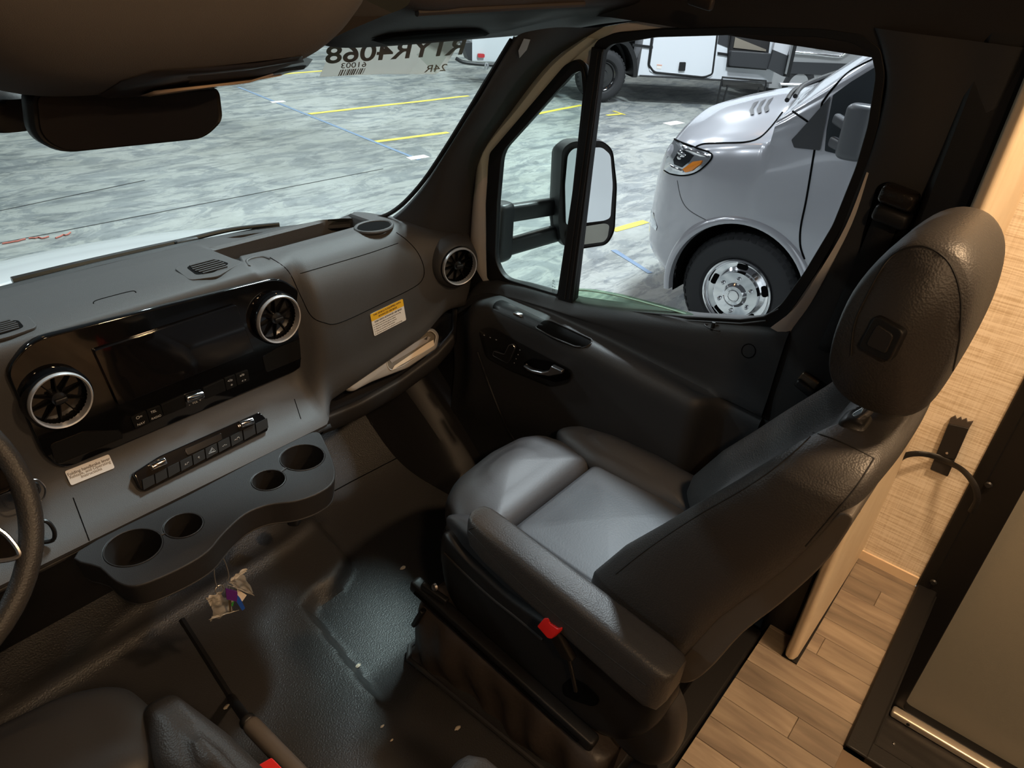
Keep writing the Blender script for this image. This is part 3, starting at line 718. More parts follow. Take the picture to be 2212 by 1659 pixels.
# cup-shaped insert at the right end of the top slot
ci = at(808, 492, Z=.866)
tube('slot_cup_ring', [ci+Vector((.055*math.cos(w), .038*math.sin(w), .002)) for w in (2*math.pi*i/28 for i in range(28))], .005, DASH, dash, 8, closed=True)
plate('slot_cup_shade', circ(ci+Vector((0, 0, .003)), (1, 0, 0), (0, 1, 0), .050, 28, .033), (0, 0, 1), 0, .001, GAP, dash)  # flat black plate stands in for the shade inside the cup opening
ci2 = at(556, 566, Z=.864)
tube('slot_clip', spl([ci2+Vector(q) for q in ((-.03, -.012, 0), (-.02, .012, .002), (.0, .018, .003), (.022, .012, .002), (.03, -.006, 0))], 5), .0045, DASH, dash, 8)
box('slot_shade', (.228, 1.472, .798), (.60, 1.556, .822), M('slot shade', (.012, .010, .009), .8, spec=.2), dash)  # dark box added to imitate the shade down in the slot
# climate switch bank
cp0, cp1 = Vector((0, 1.338, .560)), Vector((0, 1.262, .488)); cN = Vector((0, -(cp0.z-cp1.z), cp0.y-cp1.y)).normalized(); cN = Vector((0, -.80, .60)).normalized()
cO = Vector((0, 1.292, .535))
cq = lambda x, y, o=0.: at(x, y, P=cO+cN*o, N=cN)
bank = plate('climate_panel', rnd([cq(*p) for p in ((288, 1022), (345, 985), (560, 890), (575, 905), (579, 930), (315, 1062), (302, 1056))], .006), cN, -.035, .002, PIANO, dash, bevel=.002)
lab(bank, 'gloss black climate switch bank')
bq = lambda x, y: cq(x, y, .002)
x0, y0, x1, y1 = 305, 1050, 577, 915
for i in range(10):
    t0, t1 = i/10, (i+1)/10
    A = (x0+(x1-x0)*t0, y0+(y1-y0)*t0); B = (x0+(x1-x0)*t1, y0+(y1-y0)*t1)
    bt = button([(A[0]+1, A[1]-13), (B[0]-1, B[1]-12), (B[0]+2, B[1]+9), (A[0]+4, A[1]+10)], bank, bq, cN, .003, .002)
    sym = {3: 'AC', 4: 'S.', 5: 'tri', 6: '-o-', 7: 'oO'}.get(i)
    m = ((A[0]+B[0])/2+2, (A[1]+B[1])/2)
    if sym == 'tri':
        T = [bq(m[0]-7, m[1]+5)+cN*.0036, bq(m[0], m[1]-8)+cN*.0036, bq(m[0]+8, m[1]-1)+cN*.0036]
        tube('symbol', T, .0006, WMARK, bt, 6, closed=True)
        c3 = sum(T, Vector())/3; tube('symbol', [c3+(p-c3)*.5 for p in T], .0005, WMARK, bt, 6, closed=True)
    elif sym: text('symbol', sym, bq(*m)+cN*.0036, (1, 0, 0), (0, 0, 1), .008 if sym == 'AC' else .010, WMARK, bt)
rocker((324, 1010), (357, 995), bank, bq, cN, .0085); rocker((517, 918), (546, 909), bank, bq, cN, .0085)
plate('card_slot', rnd([bq(*p) for p in ((398, 970), (478, 935), (480, 950), (404, 985))], .004), cN, 0, .0022, M('smoked gloss', (.010, .009, .009), .1, coat=.5), bank, bevel=.001)
# cup holder tray
TZ = .480
tp = lambda x, y: at(x, y, Z=TZ)
outer = spl([tp(*p) for p in ((168, 1190), (400, 1072), (560, 988), (640, 948), (684, 932), (702, 955), (722, 1005), (720, 1040), (690, 1064), (640, 1082), (580, 1090), (530, 1110), (485, 1150), (450, 1190), (400, 1222), (330, 1254), (285, 1266), (250, 1256), (215, 1226))], 4, True)
def cup(ca, ra, cb, rb):
    d = (cb-ca); D = d.length; d.normalize(); n = Vector((-d.y, d.x, 0)); a = (ra*ra-rb*rb+D*D)/(2*D); h = math.sqrt(max(1e-6, ra*ra-a*a))
    wa = math.atan2(h, a); wb = math.atan2(h, D-a); out = []
    for i in range(29): w = wa+(2*math.pi-2*wa)*i/28; out.append(ca+d*ra*math.cos(w)+n*ra*math.sin(w))
    for i in range(29): w = math.pi+wb+(2*math.pi-2*wb)*i/28; out.append(cb+d*rb*math.cos(w)+n*rb*math.sin(w))
    return out
def rad(x0, x1, y): return (tp(x0, y)-tp(x1, y)).length/2
c1, c2 = tp(288, 1182), tp(396, 1135); c4, c3 = tp(653, 988), tp(580, 1037)
h1 = cup(c1, .052, c2, .037); h2 = cup(c4, .050, c3, .036)
ctray = plate('cup_holder_tray', outer, (0, 0, 1), -.010, 0, DASHD, dash, holes=[h1, h2], bevel=.003)
lab(ctray, 'dark tray with two double cup holders')
vs = outer+[p+Vector((0, .004, -.05)) for p in outer]; k = len(outer)
sk = mesh('tray_skirt', [p+Vector((0, 0, -.006)) for p in outer]+[p+(sum(outer, Vector())/k-p)*.03+Vector((0, 0, -.055)) for p in outer], [(i, (i+1) % k, k+(i+1) % k, k+i) for i in range(k)], DASHD, ctray)
tube('tray_edge', [p+(sum(outer, Vector())/k-p)*.03+Vector((0, 0, -.055)) for p in outer], .002, DASHD, ctray, 6, closed=True)
for h in (h1, h2):
    kk = len(h); cen = sum(h, Vector())/kk; cw = mesh('cup_well', [p for p in h]+[cen+(p-cen)*.93+Vector((0, 0, -.075)) for p in h], [(i, (i+1) % kk, kk+(i+1) % kk, kk+i) for i in range(kk)]+[tuple(range(kk, 2*kk))], M('cup well', (.014, .013, .013), .55), ctray)
    tube('cup_rim', [p+Vector((0, 0, .0003)) for p in h], .0014, DASHD, ctray, 6, closed=True)
for cen, rr in ((c1, .046), (c2, .032), (c4, .044), (c3, .031)): lathe('cup_mat', [(0, .003), (rr*.8, .003), (rr*.82, 0)], cen+Vector((0, 0, -.074)), (0, 0, 1), DASHD, ctray, 28)
# stickers
def sticker(name, px, b, lb, mat):
    q = [on(b, *p, .0015) for p in px]; c = sum(q, Vector())/4; R = (q[1]-q[0]+q[2]-q[3]).normalized(); Up = (q[0]-q[3]+q[1]-q[2]); h = Up.length/2; Up = (Up-R*Up.dot(R)).normalized(); w = ((q[1]-q[0]).length+(q[2]-q[3]).length)/2
    N = R.cross(Up); P = lambda u, v: c+R*u*w/2+Up*v*h/2
    o = plate(name, rnd([P(-1, -1), P(1, -1), P(1, 1), P(-1, 1)], .004), N, -.001, .0006, mat, dash); lab(o, lb)
    return o, P, R, Up, N, w, h
st, P, R, Up, N, w, h = sticker('airbag_sticker', [(796, 680), (866, 647), (879, 689), (810, 725)], DB, 'white airbag warning label with a yellow header', WHITEP)
plate('yellow_header', rnd([P(-1, .34), P(1, .34), P(1, 1), P(-1, 1)], .003), N, .0004, .0010, M('warning yellow', (.86, .50, .03), .5), st)
INKB = M('brown ink', (.10, .05, .02), .6)
for s, u, v, sz in (('THIS VEHICLE IS EQUIPPED WITH', 0, .80, .0066), ('ADVANCED AIR BAGS', 0, .52, .0066)): text('lettering', s, P(u, v)+N*.0012, R, Up, sz, INKB, st, bold=True)
text('lettering', 'EVEN WITH ADVANCED AIR BAGS', P(0, .17)+N*.0008, R, Up, .0062, INK, st, bold=True)
for i, s in enumerate(('Children can be killed or seriously injured by the air bag', 'The back seat is the safest place for children', 'Never put a rear-facing child seat in the front', 'Always use seat belts and child restraints', "See owner's manual for more information about air bags")):
    text('lettering', s, P(-.84, -.06-.20*i)+N*.0008, R, Up, .0040, INK, st, 'LEFT'); lathe('bullet', [(0, .0004), (.0011, .0004), (.0012, 0)], P(-.91, -.06-.20*i)+N*.0006, N, INK, st, 10)
st, P, R, Up, N, w, h = sticker('handbrake_sticker', [(141, 1017), (238, 980), (244, 1012), (151, 1050)], DB, 'small white handbrake instruction label', WHITEP)
for i, s in enumerate(('Folding handbrake lever', 'Release, and Operating', 'Instructions')): text('lettering', s, P(0, .42-.42*i)+N*.0008, R, Up, .0085, M('grey ink', (.18, .15, .13), .6), st, bold=i == 0)
# ignition switch surround beside the wheel
iy = at(66, 1058, Y=1.30); ig = lathe('ignition_switch', [(0, .006), (.012, .008), (.016, .004), (.017, 0)], iy, (0, -1, .25), BLACKP, dash, 28)
tube('trim_ring', rnd([iy+Vector(q) for q in ((-.022, -.004, .024), (.014, -.004, .022), (.024, -.004, -.008), (.012, -.004, -.032), (-.022, -.004, -.03))], .012), .0017, SATIN, ig, 8, closed=True)
tube('trim_ring', circ(iy+Vector((-.004, -.006, .002)), (1, 0, 0), (0, .2, 1), .0135, 28), .0014, SATIN, ig, 8, closed=True)
hk = at(96, 1140, Y=1.27)
tube('hook', spl([hk+Vector(q) for q in ((-.012, .0, .022), (.004, -.01, .02), (.010, -.014, -.004), (.004, -.012, -.026), (-.014, 0, -.028))], 5), .004, BLACKP, dash, 8)

# ================================================================== PASSENGER DOOR
door = thing('door_1', (.87, .85, 0), 'black lined passenger door with a lowered window', None, kind='structure')
zs_t = [(.36, .893), (.40, .886), (.45, .872), (.60, .826), (.93, .750), (1.10, .733), (1.20, .718), (1.27, .69), (1.33, .60)]
za_t = [(.36, .66), (.485, .668), (.81, .690), (1.0, .695), (1.16, .688), (1.22, .665), (1.28, .61), (1.33, .56)]
rows = []
for i in range(81):
    y = 1.33-.95*i/80; zs, za = lerp_tab(zs_t, y), lerp_tab(za_t, y)
    p = sstep(.455, .53, y)*(1-sstep(1.20, 1.31, y)); g = zs-za
    xa = .825-.062*p
    rows.append(spl([(.885, y, zs+.004), (.868, y, zs+.003), (.846, y, zs-.006), (.832, y, zs-.024), (.828, y, zs-.03-max(.0, g-.05)*.35), (.830, y, zs-.03-max(.0, g-.05)*.75),
                     (.826, y, za+.006), (xa+.022, y, za+.002), (xa+.006, y, za-.010), (xa, y, za-.034), (xa+.004, y, za-.09), (xa+.012, y, za-.20), (xa+.022*p, y, za-.34), (.83, y, .20), (.835, y, .03)], 4))
dp = grid('door_lining', rows, DOORP, door)
PB = bvh(dp)
mesh('lining_end', rows[-1]+[Vector((.90, rows[-1][0].y, .03)), Vector((.90, rows[-1][0].y, .89))], [tuple(range(len(rows[-1])+2))], DASHD, door)
WP, WN = Vector((.862, 0, .75)), Vector((1, 0, .085)).normalized()
wp = lambda x, y, o=0.: at(x, y, P=WP-WN*o, N=WN)
def wpl(px, o=0.): return [wp(x, y, o) for x, y in px]
qg = rnd(wpl([(1258, 152), (1240, 158), (1086, 328), (1076, 440), (1071, 560), (1090, 600), (1206, 634), (1238, 420), (1262, 200)]), [.006, .012, .03, 0, .03, .03, .005, 0, .01])
mg = rnd(wpl([(1243, 652), (1275, 370), (1306, 112), (1322, 96), (1420, 80), (1600, 75), (1770, 80), (1842, 92), (1884, 116), (1893, 160), (1876, 270), (1850, 360), (1800, 485), (1740, 585), (1690, 655), (1655, 682), (1600, 688), (1480, 684)]), .012)
fo = wpl([(1080, 622), (1054, 600), (1052, 440), (1060, 330), (1222, 140), (1246, 127), (1262, 140), (1270, 175), (1281, 110), (1292, 86), (1330, 70), (1420, 62), (1600, 56), (1780, 60), (1866, 72), (1906, 105), (1915, 160), (1900, 270), (1874, 360), (1824, 485), (1763, 590), (1716, 660), (1680, 704), (1600, 702), (1480, 694), (1235, 668)])
plate('window_seal', rnd(fo, .01), -WN, -.012, .006, RUBBER, door, holes=[qg, mg], bevel=.002)
bar = prism('division_bar', wpl([(1209, 648), (1240, 652), (1309, 105), (1283, 100)], .006), -WN*.010, RUBBER, door, .002)
for s in (.35, .68):
    a = wp(1209+31*s, 646, .0165); b = wp(1283+26*s, 112, .0165); tube('bar_groove', [a, b], .0014, M('grey rubber', (.03, .03, .032), .5), bar, 6)
# painted metal of the door frame behind the seal
pf = wpl([(1060, 640), (1018, 590), (1012, 540), (1020, 420), (1040, 330), (1100, 250), (1200, 120), (1280, 62), (1350, 50), (1600, 40), (1800, 44), (1920, 70), (1950, 160), (1900, 330), (1820, 520), (1740, 700), (1700, 730), (1600, 712), (1240, 680)])
cfo = sum(fo, Vector())/len(fo)
plate('door_frame', pf, -WN, -.030, -.010, PAINT, door, holes=[[cfo+(p-cfo)*.985 for p in fo]], bevel=.002)
rows = []
for (x0, y0), (x1, y1) in zip(((1262, 78), (1180, 140), (1105, 235), (1040, 325), (1026, 400), (1018, 480), (1016, 560), (1034, 604)), ((1290, 84), (1222, 142), (1140, 240), (1062, 330), (1053, 400), (1051, 480), (1052, 560), (1072, 612))):
    a, b = wp(x0, y0, -.012), wp(x1, y1, -.002); m_ = (a+b)/2+Vector((-.013, 0, 0)); rows.append([a+Vector((.02, .01, 0)), a, a*.7+m_*.3+Vector((-.004, 0, 0)), m_, b*.7+m_*.3+Vector((-.003, 0, 0)), b, b+Vector((.02, 0, 0))])
R2 = []
for j in range(7): R2.append(spl([r_[j] for r_ in rows], 5))
grid('painted_return', [list(c) for c in zip(*R2)], PAINT, door)
rows = []
for (x0, y0), (x1, y1) in zip(((1872, 372), (1826, 490), (1764, 596), (1718, 664), (1664, 708)), ((1880, 372), (1850, 470), (1812, 560), (1764, 660), (1716, 732))):
    a, b = wp(x0, y0, .018), wp(x1, y1, -.006); m_ = (a+b)/2+Vector((-.006, -.004, 0)); rows.append([a+Vector((.03, 0, 0)), a, m_, b, b+Vector((.03, -.01, 0))])
R2 = [spl([r_[j] for r_ in rows], 5) for j in range(5)]
grid('painted_return', [list(c) for c in zip(*R2)], PAINT, door)
gl = plate('quarter_glass', qg, -WN, -.008, -.004, GLASS, door)
low = rnd(wpl([(1236, 690), (1236, 626), (1280, 629), (1340, 640), (1420, 661), (1480, 678), (1530, 700), (1500, 740)]), .004)
gl2 = plate('lowered_glass', low, -WN, -.014, -.010, GLASSG, door); lab(gl2, 'green tinted door glass wound almost fully down')
tube('glass_edge', spl(wpl([(1236, 626), (1280, 629), (1340, 640), (1420, 661), (1480, 678), (1528, 696)], -.012), 5), .0022, LIGHTG, gl2, 6)
# maker's etching in the quarter glass
for k, s in enumerate(('o', '=-', '==', '|=')): text('glass_mark', s, wp(1196, 606+k*7, -.002), (0, -1, 0), (0, 0, 1), .012, M('etched grey', (.12, .14, .13), .7), gl)
tube('sill_strip', [wp(x, y, .008) for x, y in ((1238, 660), (1320, 668), (1480, 684), (1600, 690), (1650, 684), (1682, 668))], .0022, M('grey rubber'), door, 6)
tube('sill_strip', [wp(x, y, .009) for x, y in ((1238, 668), (1320, 677), (1480, 692), (1600, 699), (1655, 693))], .0022, M('grey rubber'), door, 6)
lp = on(PB, 1539, 708) or wp(1539, 708, .03)
tube('lock_pin', [lp+Vector((0, 0, -.006)), lp+Vector((.0, 0, .014))], .0042, RUBBER, door, 10)
tube('pin_ring', [lp+Vector((.009*math.sin(w), .02*math.cos(w), .001)) for w in (2*math.pi*i/20 for i in range(20))], .0012, DASHD, door, 6, closed=True)
cp_ = [on(PB, 1617+15*math.cos(w), 758+15*math.sin(w)) for w in (2*math.pi*i/20 for i in range(20))]
if all(cp_): tube('round_cap_edge', cp_, .0011, GAP, door, 6, closed=True)
def on_door(px, r, t, mat, name, par=door, inset=0.):
    q = [on(PB, *p, .001) for p in px]; q = [p for p in q if p]; c = sum(q, Vector())/len(q); nn = Vector()
    for i in range(len(q)): nn += (q[i-1]-c).cross(q[i]-c)
    nn.normalize(); nn = nn if nn.dot(CAM-c) > 0 else -nn
    q = [p-nn*(p-c).dot(nn) for p in q]
    q = rnd(q, r)
    return patch(name, [(p.x, p.y) for p in rnd([Vector((a, b_, 0)) for a, b_ in px], r*900)], PB, t, mat, par, 6, 0, 0, t+.004), c, nn, q
sp, c, nn, q = on_door([(1064, 668), (1070, 654), (1085, 650), (1172, 692), (1282, 742), (1262, 752), (1240, 750), (1150, 708)], .008, .004, BLACKP, 'switch_plate'); lab(sp, 'black window switch plate on the armrest')
plate('switch_recess', rnd([c+(p-c)*1.0-nn*(p-c).dot(nn)+nn*.0045 for p in (on(PB, x, y) for x, y in ((1099, 674), (1110, 667), (1135, 679), (1121, 688)))], .003), nn, -.001, .0006, GAP, sp)
sw_c = on(PB, 1121, 681)+nn*.008
sb = blob('window_switch', [(sw_c+nn*(-.006+.010*i/4), (0, -1, 0), (1, 0, 0), .013*(1-.25*(i/4)**2), .011*(1-.25*(i/4)**2), 4) for i in range(5)], SATIN, sp, 20); lab(sb, 'grey window switch')
pr_, c, nn, q = on_door([(1156, 709), (1176, 694), (1192, 696), (1282, 738), (1270, 748), (1246, 752), (1200, 734)], .010, .0045, GAP, 'pull_pocket'); lab(pr_, 'deep black pull pocket')
tube('pocket_rim', rnd([p+nn*.004 for p in q], .01), .0022, DASHD, pr_, 8, closed=True)
# seat adjuster and inner handle on the face of the armrest
ap, c, nn, q = on_door([(1034, 712), (1060, 705), (1120, 738), (1195, 778), (1238, 800), (1232, 826), (1190, 836), (1100, 800), (1050, 772)], .012, .002, M('black face panel', (.009, .009, .0095), .38, bump=(600, .1)), 'adjuster_panel')
def ad(x, y, o=.003): return at(x, y, P=c+nn*o, N=nn)
L_ = rnd([ad(*p, .006) for p in ((1067, 766), (1069, 757), (1092, 764), (1102, 744), (1110, 742), (1115, 750), (1104, 776), (1098, 783))], .004)
adj = plate('seat_adjuster', L_, nn, -.004, .006, BLACKP, ap, bevel=.0018); lab(adj, 'seat shaped power adjuster switch')
tube('adjuster_outline', [p+nn*.005 for p in L_], .0011, SATIN, adj, 6, closed=True)
for x, y in ((1046, 724), (1059, 729), (1072, 734)): plate('symbol', circ(ad(x, y, .0026), nn.cross(Vector((0, 0, 1))), (0, 0, 1), .0028, 8, .0016), nn, 0, .0004, WMARK, ap)
for x, y in ((1123, 756), (1119, 766), (1115, 775), (1111, 784)): plate('symbol', circ(ad(x, y, .0026), nn.cross(Vector((0, 0, 1))), (0, 0, 1), .0016, 8, .0016), nn, 0, .0004, WMARK, ap)
plate('handle_recess', rnd([ad(*p, .002) for p in ((1130, 784), (1150, 774), (1200, 783), (1232, 802), (1232, 818), (1200, 826), (1160, 812))], .01), nn, -.002, .0008, GAP, ap)
hl = [ad(*p, .014) for p in ((1133, 787), (1152, 797), (1174, 802), (1188, 799), (1194, 788), (1218, 799), (1216, 806), (1190, 811), (1160, 806), (1142, 798))]
hd = plate('inner_handle', rnd(hl, .004), nn, -.006, .008, SATIN, ap, bevel=.003); lab(hd, 'curved satin metal inner door handle')
dseam_ = [h for h in (on(PB, p.x, p.y) for p in spl([(1010, 672, 0), (1022, 655, 0), (1060, 646, 0)], 5)) if h]
for px in ([(1290, 748), (1380, 796), (1460, 838), (1540, 880)],):
    Q = [h for h in (on(PB, p.x, p.y) for p in spl([(a, b, 0) for a, b in px], 6)) if h]
# lower front kick trim edge of the door
Q = [h for h in (on(PB, p.x, p.y, .001) for p in spl([(a, b, 0) for a, b in ((1032, 760), (1050, 812), (1072, 870), (1096, 925), (1112, 950))], 6)) if h]
if len(Q) > 2: tube('pocket_edge', Q, .003, DASHD, door, 8)

# ================================================================== EXTERIOR MIRROR
MX = 1.16
mir = thing('side_mirror', at(1230, 500, X=MX), 'large black towing mirror on twin arms outside the door', 'mirror')
mo = lambda x, y, X_=MX: at(x, y, X=X_)
def mirror_pl(px, o=0.): return [at(x, y, P=MO_+MN*o, N=MN) for x, y in px]
MO_ = at(1265, 410, X=1.20); MN = Vector((-.50, -.86, .09)).normalized()
shell = rnd(mirror_pl([(1212, 322), (1232, 305), (1300, 303), (1322, 322), (1331, 400), (1326, 500), (1310, 528), (1245, 538), (1212, 528), (1204, 480)]), .02)
cs = sum(shell, Vector())/len(shell); rows = []
for d, k in ((0, .985), (.006, 1.0), (-.02, 1.02), (-.05, 1.0), (-.08, .93), (-.10, .80), (-.108, .5)):
    rows.append([cs+(p-cs)*k+MN*d for p in shell])
grid('housing', rows, DASHD, mir, cv=True, caps=True, smooth=60)
MGL = M('mirror glass', (.86, .90, .92), .015, 1.)
g1 = rnd(mirror_pl([(1226, 334), (1238, 320), (1300, 318), (1318, 334), (1323, 400), (1318, 470), (1306, 476), (1222, 486), (1220, 400)], .0085), .012)
plate('mirror_glass', g1, MN, 0, .002, MGL, mir)
g2 = rnd(mirror_pl([(1224, 500), (1240, 492), (1306, 482), (1316, 486), (1312, 512), (1304, 522), (1244, 530), (1226, 522)], .0085), .008)
plate('wide_angle_glass', g2, MN, 0, .002, M('convex mirror glass', (.30, .29, .25), .12, 1.), mir)
ax = .95
for (a, b, r_) in (((1078, 464), (1208, 444), 15), ((1074, 540), (1214, 500), 14)):
    p0, p1 = at(*a, X=ax), at(*b, X=1.17)
    rbar('mirror_arm', p0, p1+(p1-p0)*.12, (0, 0, 1), .026, .018, BLACKP, mir, 3.2)
rbar('arm_bridge', at(1203, 446, X=1.16), at(1206, 520, X=1.16), (0, 1, 0), .02, .02, DASHD, mir, 3)
rbar('arm_foot', at(1084, 452, X=.95)+Vector((0, .0, .02)), at(1080, 548, X=.95)+Vector((0, 0, -.02)), (0, 1, 0), .030, .035, BLACKP, mir, 3)

# ================================================================== OVERHEAD: console, inner mirror, visor
con = thing('overhead_console', (-.05, .95, 1.36), 'large brown grey overhead console hanging from the roof edge', 'console')
rows = []
for i in range(33):
    x = -.43+.57*i/32; u = (x+.145)/.285; k = max(0., 1-abs(u)**4.5)**.5 if abs(u) < 1 else 0.
    zb_ = 1.545-.205*k; yb_ = 1.12
    rows.append(spl([(x, 1.15, 1.56), (x, 1.12-.02*(1-k), zb_+.05+.04*(1-k)), (x, 1.06-.02*(1-k), zb_+.012), (x, 1.01, zb_), (x, .96, zb_+.014*k), (x, .90, zb_+.045*k), (x, .85+.04*(1-k), zb_+.11*k), (x, .83+.06*(1-k), 1.57)], 4))
cb = grid('console_body', rows, HEADL, con)
KB = bvh(cb)
def kon(x, y, off=.002): return on(KB, x, y, off) or at(x, y, Y=1.0)
lens_o = [kon(x, y) for x, y in ((210, 204), (262, 172), (330, 150), (450, 142), (560, 132), (650, 118), (676, 128), (666, 142), (560, 168), (420, 190), (300, 204))]
cl_ = sum(lens_o, Vector())/len(lens_o)
rows = [[p for p in lens_o], [cl_+(p-cl_)*.93-Vector((0, .002, .004)) for p in lens_o], [cl_+(p-cl_)*.6-Vector((0, .002, .004)) for p in lens_o], [cl_+(p-cl_)*.05-Vector((0, .002, .004)) for p in lens_o]]
lu = grid('lamp_unit', rows, M('dark lamp bezel', (.02, .016, .015), .35), con, cv=True, caps=True, smooth=60); lab(lu, 'dark reading lamp unit')
lz = [kon(x, y, .006) for x, y in ((300, 196), (330, 185), (430, 175), (540, 163), (610, 152), (618, 157), (540, 176), (420, 191), (340, 198))]
c0 = sum(lz, Vector())/len(lz); nl = Vector((0, -.8, -.6)).normalized(); rows = [[p for p in lz], [c0+(p-c0)*.9+nl*.004 for p in lz], [c0+(p-c0)*.1+nl*.006 for p in lz]]
lab(grid('lamp_lens', rows, M('frosted lamp lens', (.42, .30, .20), .22, coat=.3), lu, cv=True, caps=True, smooth=60), 'long amber looking lamp lens')
rmr = thing('rear_view_mirror', at(265, 260, Y=1.03), 'black rectangular rear view mirror below the overhead console', 'mirror')
RN = Vector((.10, -1, -.02)).normalized(); RO = at(265, 265, Y=1.03)
rmo = rnd([at(x, y, P=RO, N=RN) for x, y in ((56, 200), (472, 190), (480, 258), (440, 298), (125, 330), (66, 296))], [.01, .01, .012, .02, .03, .02])
cm_ = sum(rmo, Vector())/len(rmo); rows = []
for d, k in ((.004, .96), (.006, .975), (.0, 1.0), (-.015, .99), (-.028, .9), (-.034, .6)): rows.append([cm_+(p-cm_)*k+RN*d for p in rmo])
grid('mirror_case', rows, M('matte mirror case', (.008, .007, .007), .5, spec=.3), rmr, cv=True, caps=True, smooth=50)
lab(plate('mirror_glass', [cm_+(p-cm_)*.93+RN*.0045 for p in rmo], RN, 0, .0015, M('dimmed mirror glass', (.010, .009, .010), .25, spec=.25), rmr), 'dark dimming mirror glass')
rbar('mirror_stem', cm_-RN*.03, cm_-RN*.10+Vector((0, .0, .02)), (1, 0, 0), .014, .014, BLACKP, rmr)
sc_ = thing('sensor_housing', at(25, 210, Y=1.10), 'black camera and sensor cover on the windshield behind the mirror', 'sensor cover')
blob('cover', [(at(20, 205+i*14, Y=1.14), (1, 0, 0), (0, 1, 0), .052*math.sin(.5+i*.42), .03, 3) for i in range(6)], BLACKP, sc_)
vis = thing('sun_visor', at(1000, 60, Y=1.08), 'dark brown sun visor folded up above the passenger windshield', 'visor')
lo = spl([at(x, y, Y=Y_) for x, y, Y_ in ((690, 96, 1.135), (745, 103, 1.135), (870, 97, 1.135), (1000, 86, 1.13), (1120, 76, 1.10), (1235, 62, 1.03), (1316, 48, .985))], 5)
rows = []
for i, p in enumerate(lo):
    t = i/(len(lo)-1); e = 1-.55*sstep(.72, 1, t)
    rows.append(spl([p+Vector((0, .012, .05*e)), p+Vector((0, .008, .01)), p, p+Vector((0, -.012, .004)), p+Vector((0, -.03, .012*e)), p+Vector((0, -.09, .036*e)), p+Vector((0, -.16, .062*e)), p+Vector((0, -.22, .085*e)), p+Vector((0, -.23, .115*e))], 4))
vb = grid('visor_board', rows, M('visor vinyl', (.022, .016, .013), .6, bump=(500, .2), spec=.3), vis)
VB = bvh(vb)
pk = [on(VB, x, y, .002) for x, y in ((800, 84), (830, 73), (900, 66), (1000, 60), (1035, 60), (1058, 70), (1000, 77), (900, 84), (820, 90))]
if all(pk):
    c0 = sum(pk, Vector())/len(pk); rows = [pk, [c0+(p-c0)*.9+Vector((0, -.003, -.004)) for p in pk], [c0+(p-c0)*.05+Vector((0, -.004, -.005)) for p in pk]]
    lab(grid('finger_recess', rows, GAP, vis, cv=True, caps=True, smooth=60), 'dark finger recess')
up_ = [h for h in (on(VB, x, y, .001) for x, y in ((780, 30), (900, 26), (1020, 20), (1140, 14), (1260, 8))) if h]
if len(up_) > 2: tube('visor_ridge', up_, .006, M('visor vinyl'), vis, 8)
rbar('visor_clip', at(1490, -4, X=.70), at(1540, 12, X=.70), (0, 0, 1), .010, .008, M('visor vinyl'), vis)

# ================================================================== B-PILLAR BELT
blt = thing('seat_belt', at(1935, 440, X=.80), 'black seat belt guide and webbing on the pillar behind the seat', 'seat belt')
slot = [on(BB, x, y, .002) for x, y in ((1895, 400), (1920, 390), (1968, 408), (1990, 435), (1985, 470), (1930, 560), (1880, 640), (1846, 690), (1832, 660), (1846, 590), (1866, 500))]
slot = [p for p in slot if p]
if len(slot) > 5:
    c0 = sum(slot, Vector())/len(slot); rows = [rnd(slot, .01), [c0+(p-c0)*.96+Vector((.003, 0, 0)) for p in rnd(slot, .01)], [c0+(p-c0)*.05+Vector((.003, 0, 0)) for p in rnd(slot, .01)]]
    grid('guide_slot', rows, GAP, blt, cv=True, caps=True, smooth=60)
gx = .785
ga, gb = at(1905, 412, X=gx), at(1980, 440, X=gx); gd = (gb-ga)
for k, (dz, mat_, w_) in enumerate(((0, M('belt guide gloss', (.02, .016, .013), .22, bump=(120, .6)), .022), (-.034, BLACKP, .020))):
    rbar('belt_guide' if k == 0 else 'guide_cover', ga+Vector((0, 0, dz)), gb+Vector((0, 0, dz*1.02)), (0, 0, 1), w_*.8, .020, mat_, blt, 3.6)
w0, w1 = at(1915, 475, X=.80), at(1862, 600, X=.822); w2 = at(1790, 760, X=.835)
pth = spl([w0, w1, w2], 6); rows = [[p+Vector((-.002, -.022, 0)), p+Vector((-.004, 0, 0)), p+Vector((-.002, .022, 0))] for p in pth]
grid('belt_webbing', rows, M('belt webbing', (.012, .012, .013), .8, bump=(700, .5)), blt, mods=[('solid', .0015)])
ta, tb_ = at(1728, 812, X=.83), at(1765, 838, X=.83)
tg = rbar('latch_tongue', ta, tb_, (0, 0, 1), .016, .007, M('bronze steel tongue', (.22, .16, .11), .3, .8), blt)
rbar('tongue_grip', ta+Vector((-.005, .002, -.010)), tb_+Vector((-.005, 0, -.014)), (0, 0, 1), .010, .012, BLACKP, tg)

# ================================================================== PASSENGER SEAT
S = thing('passenger_seat', (.50, .55, 0), 'black leather passenger seat with one armrest down, facing forward', 'seat')
cz = .40
def pz(px, Z): return [at(x, y, Z=Z) for x, y in px]
PIPE = M('dark stitching', (.012, .012, .013), .6)
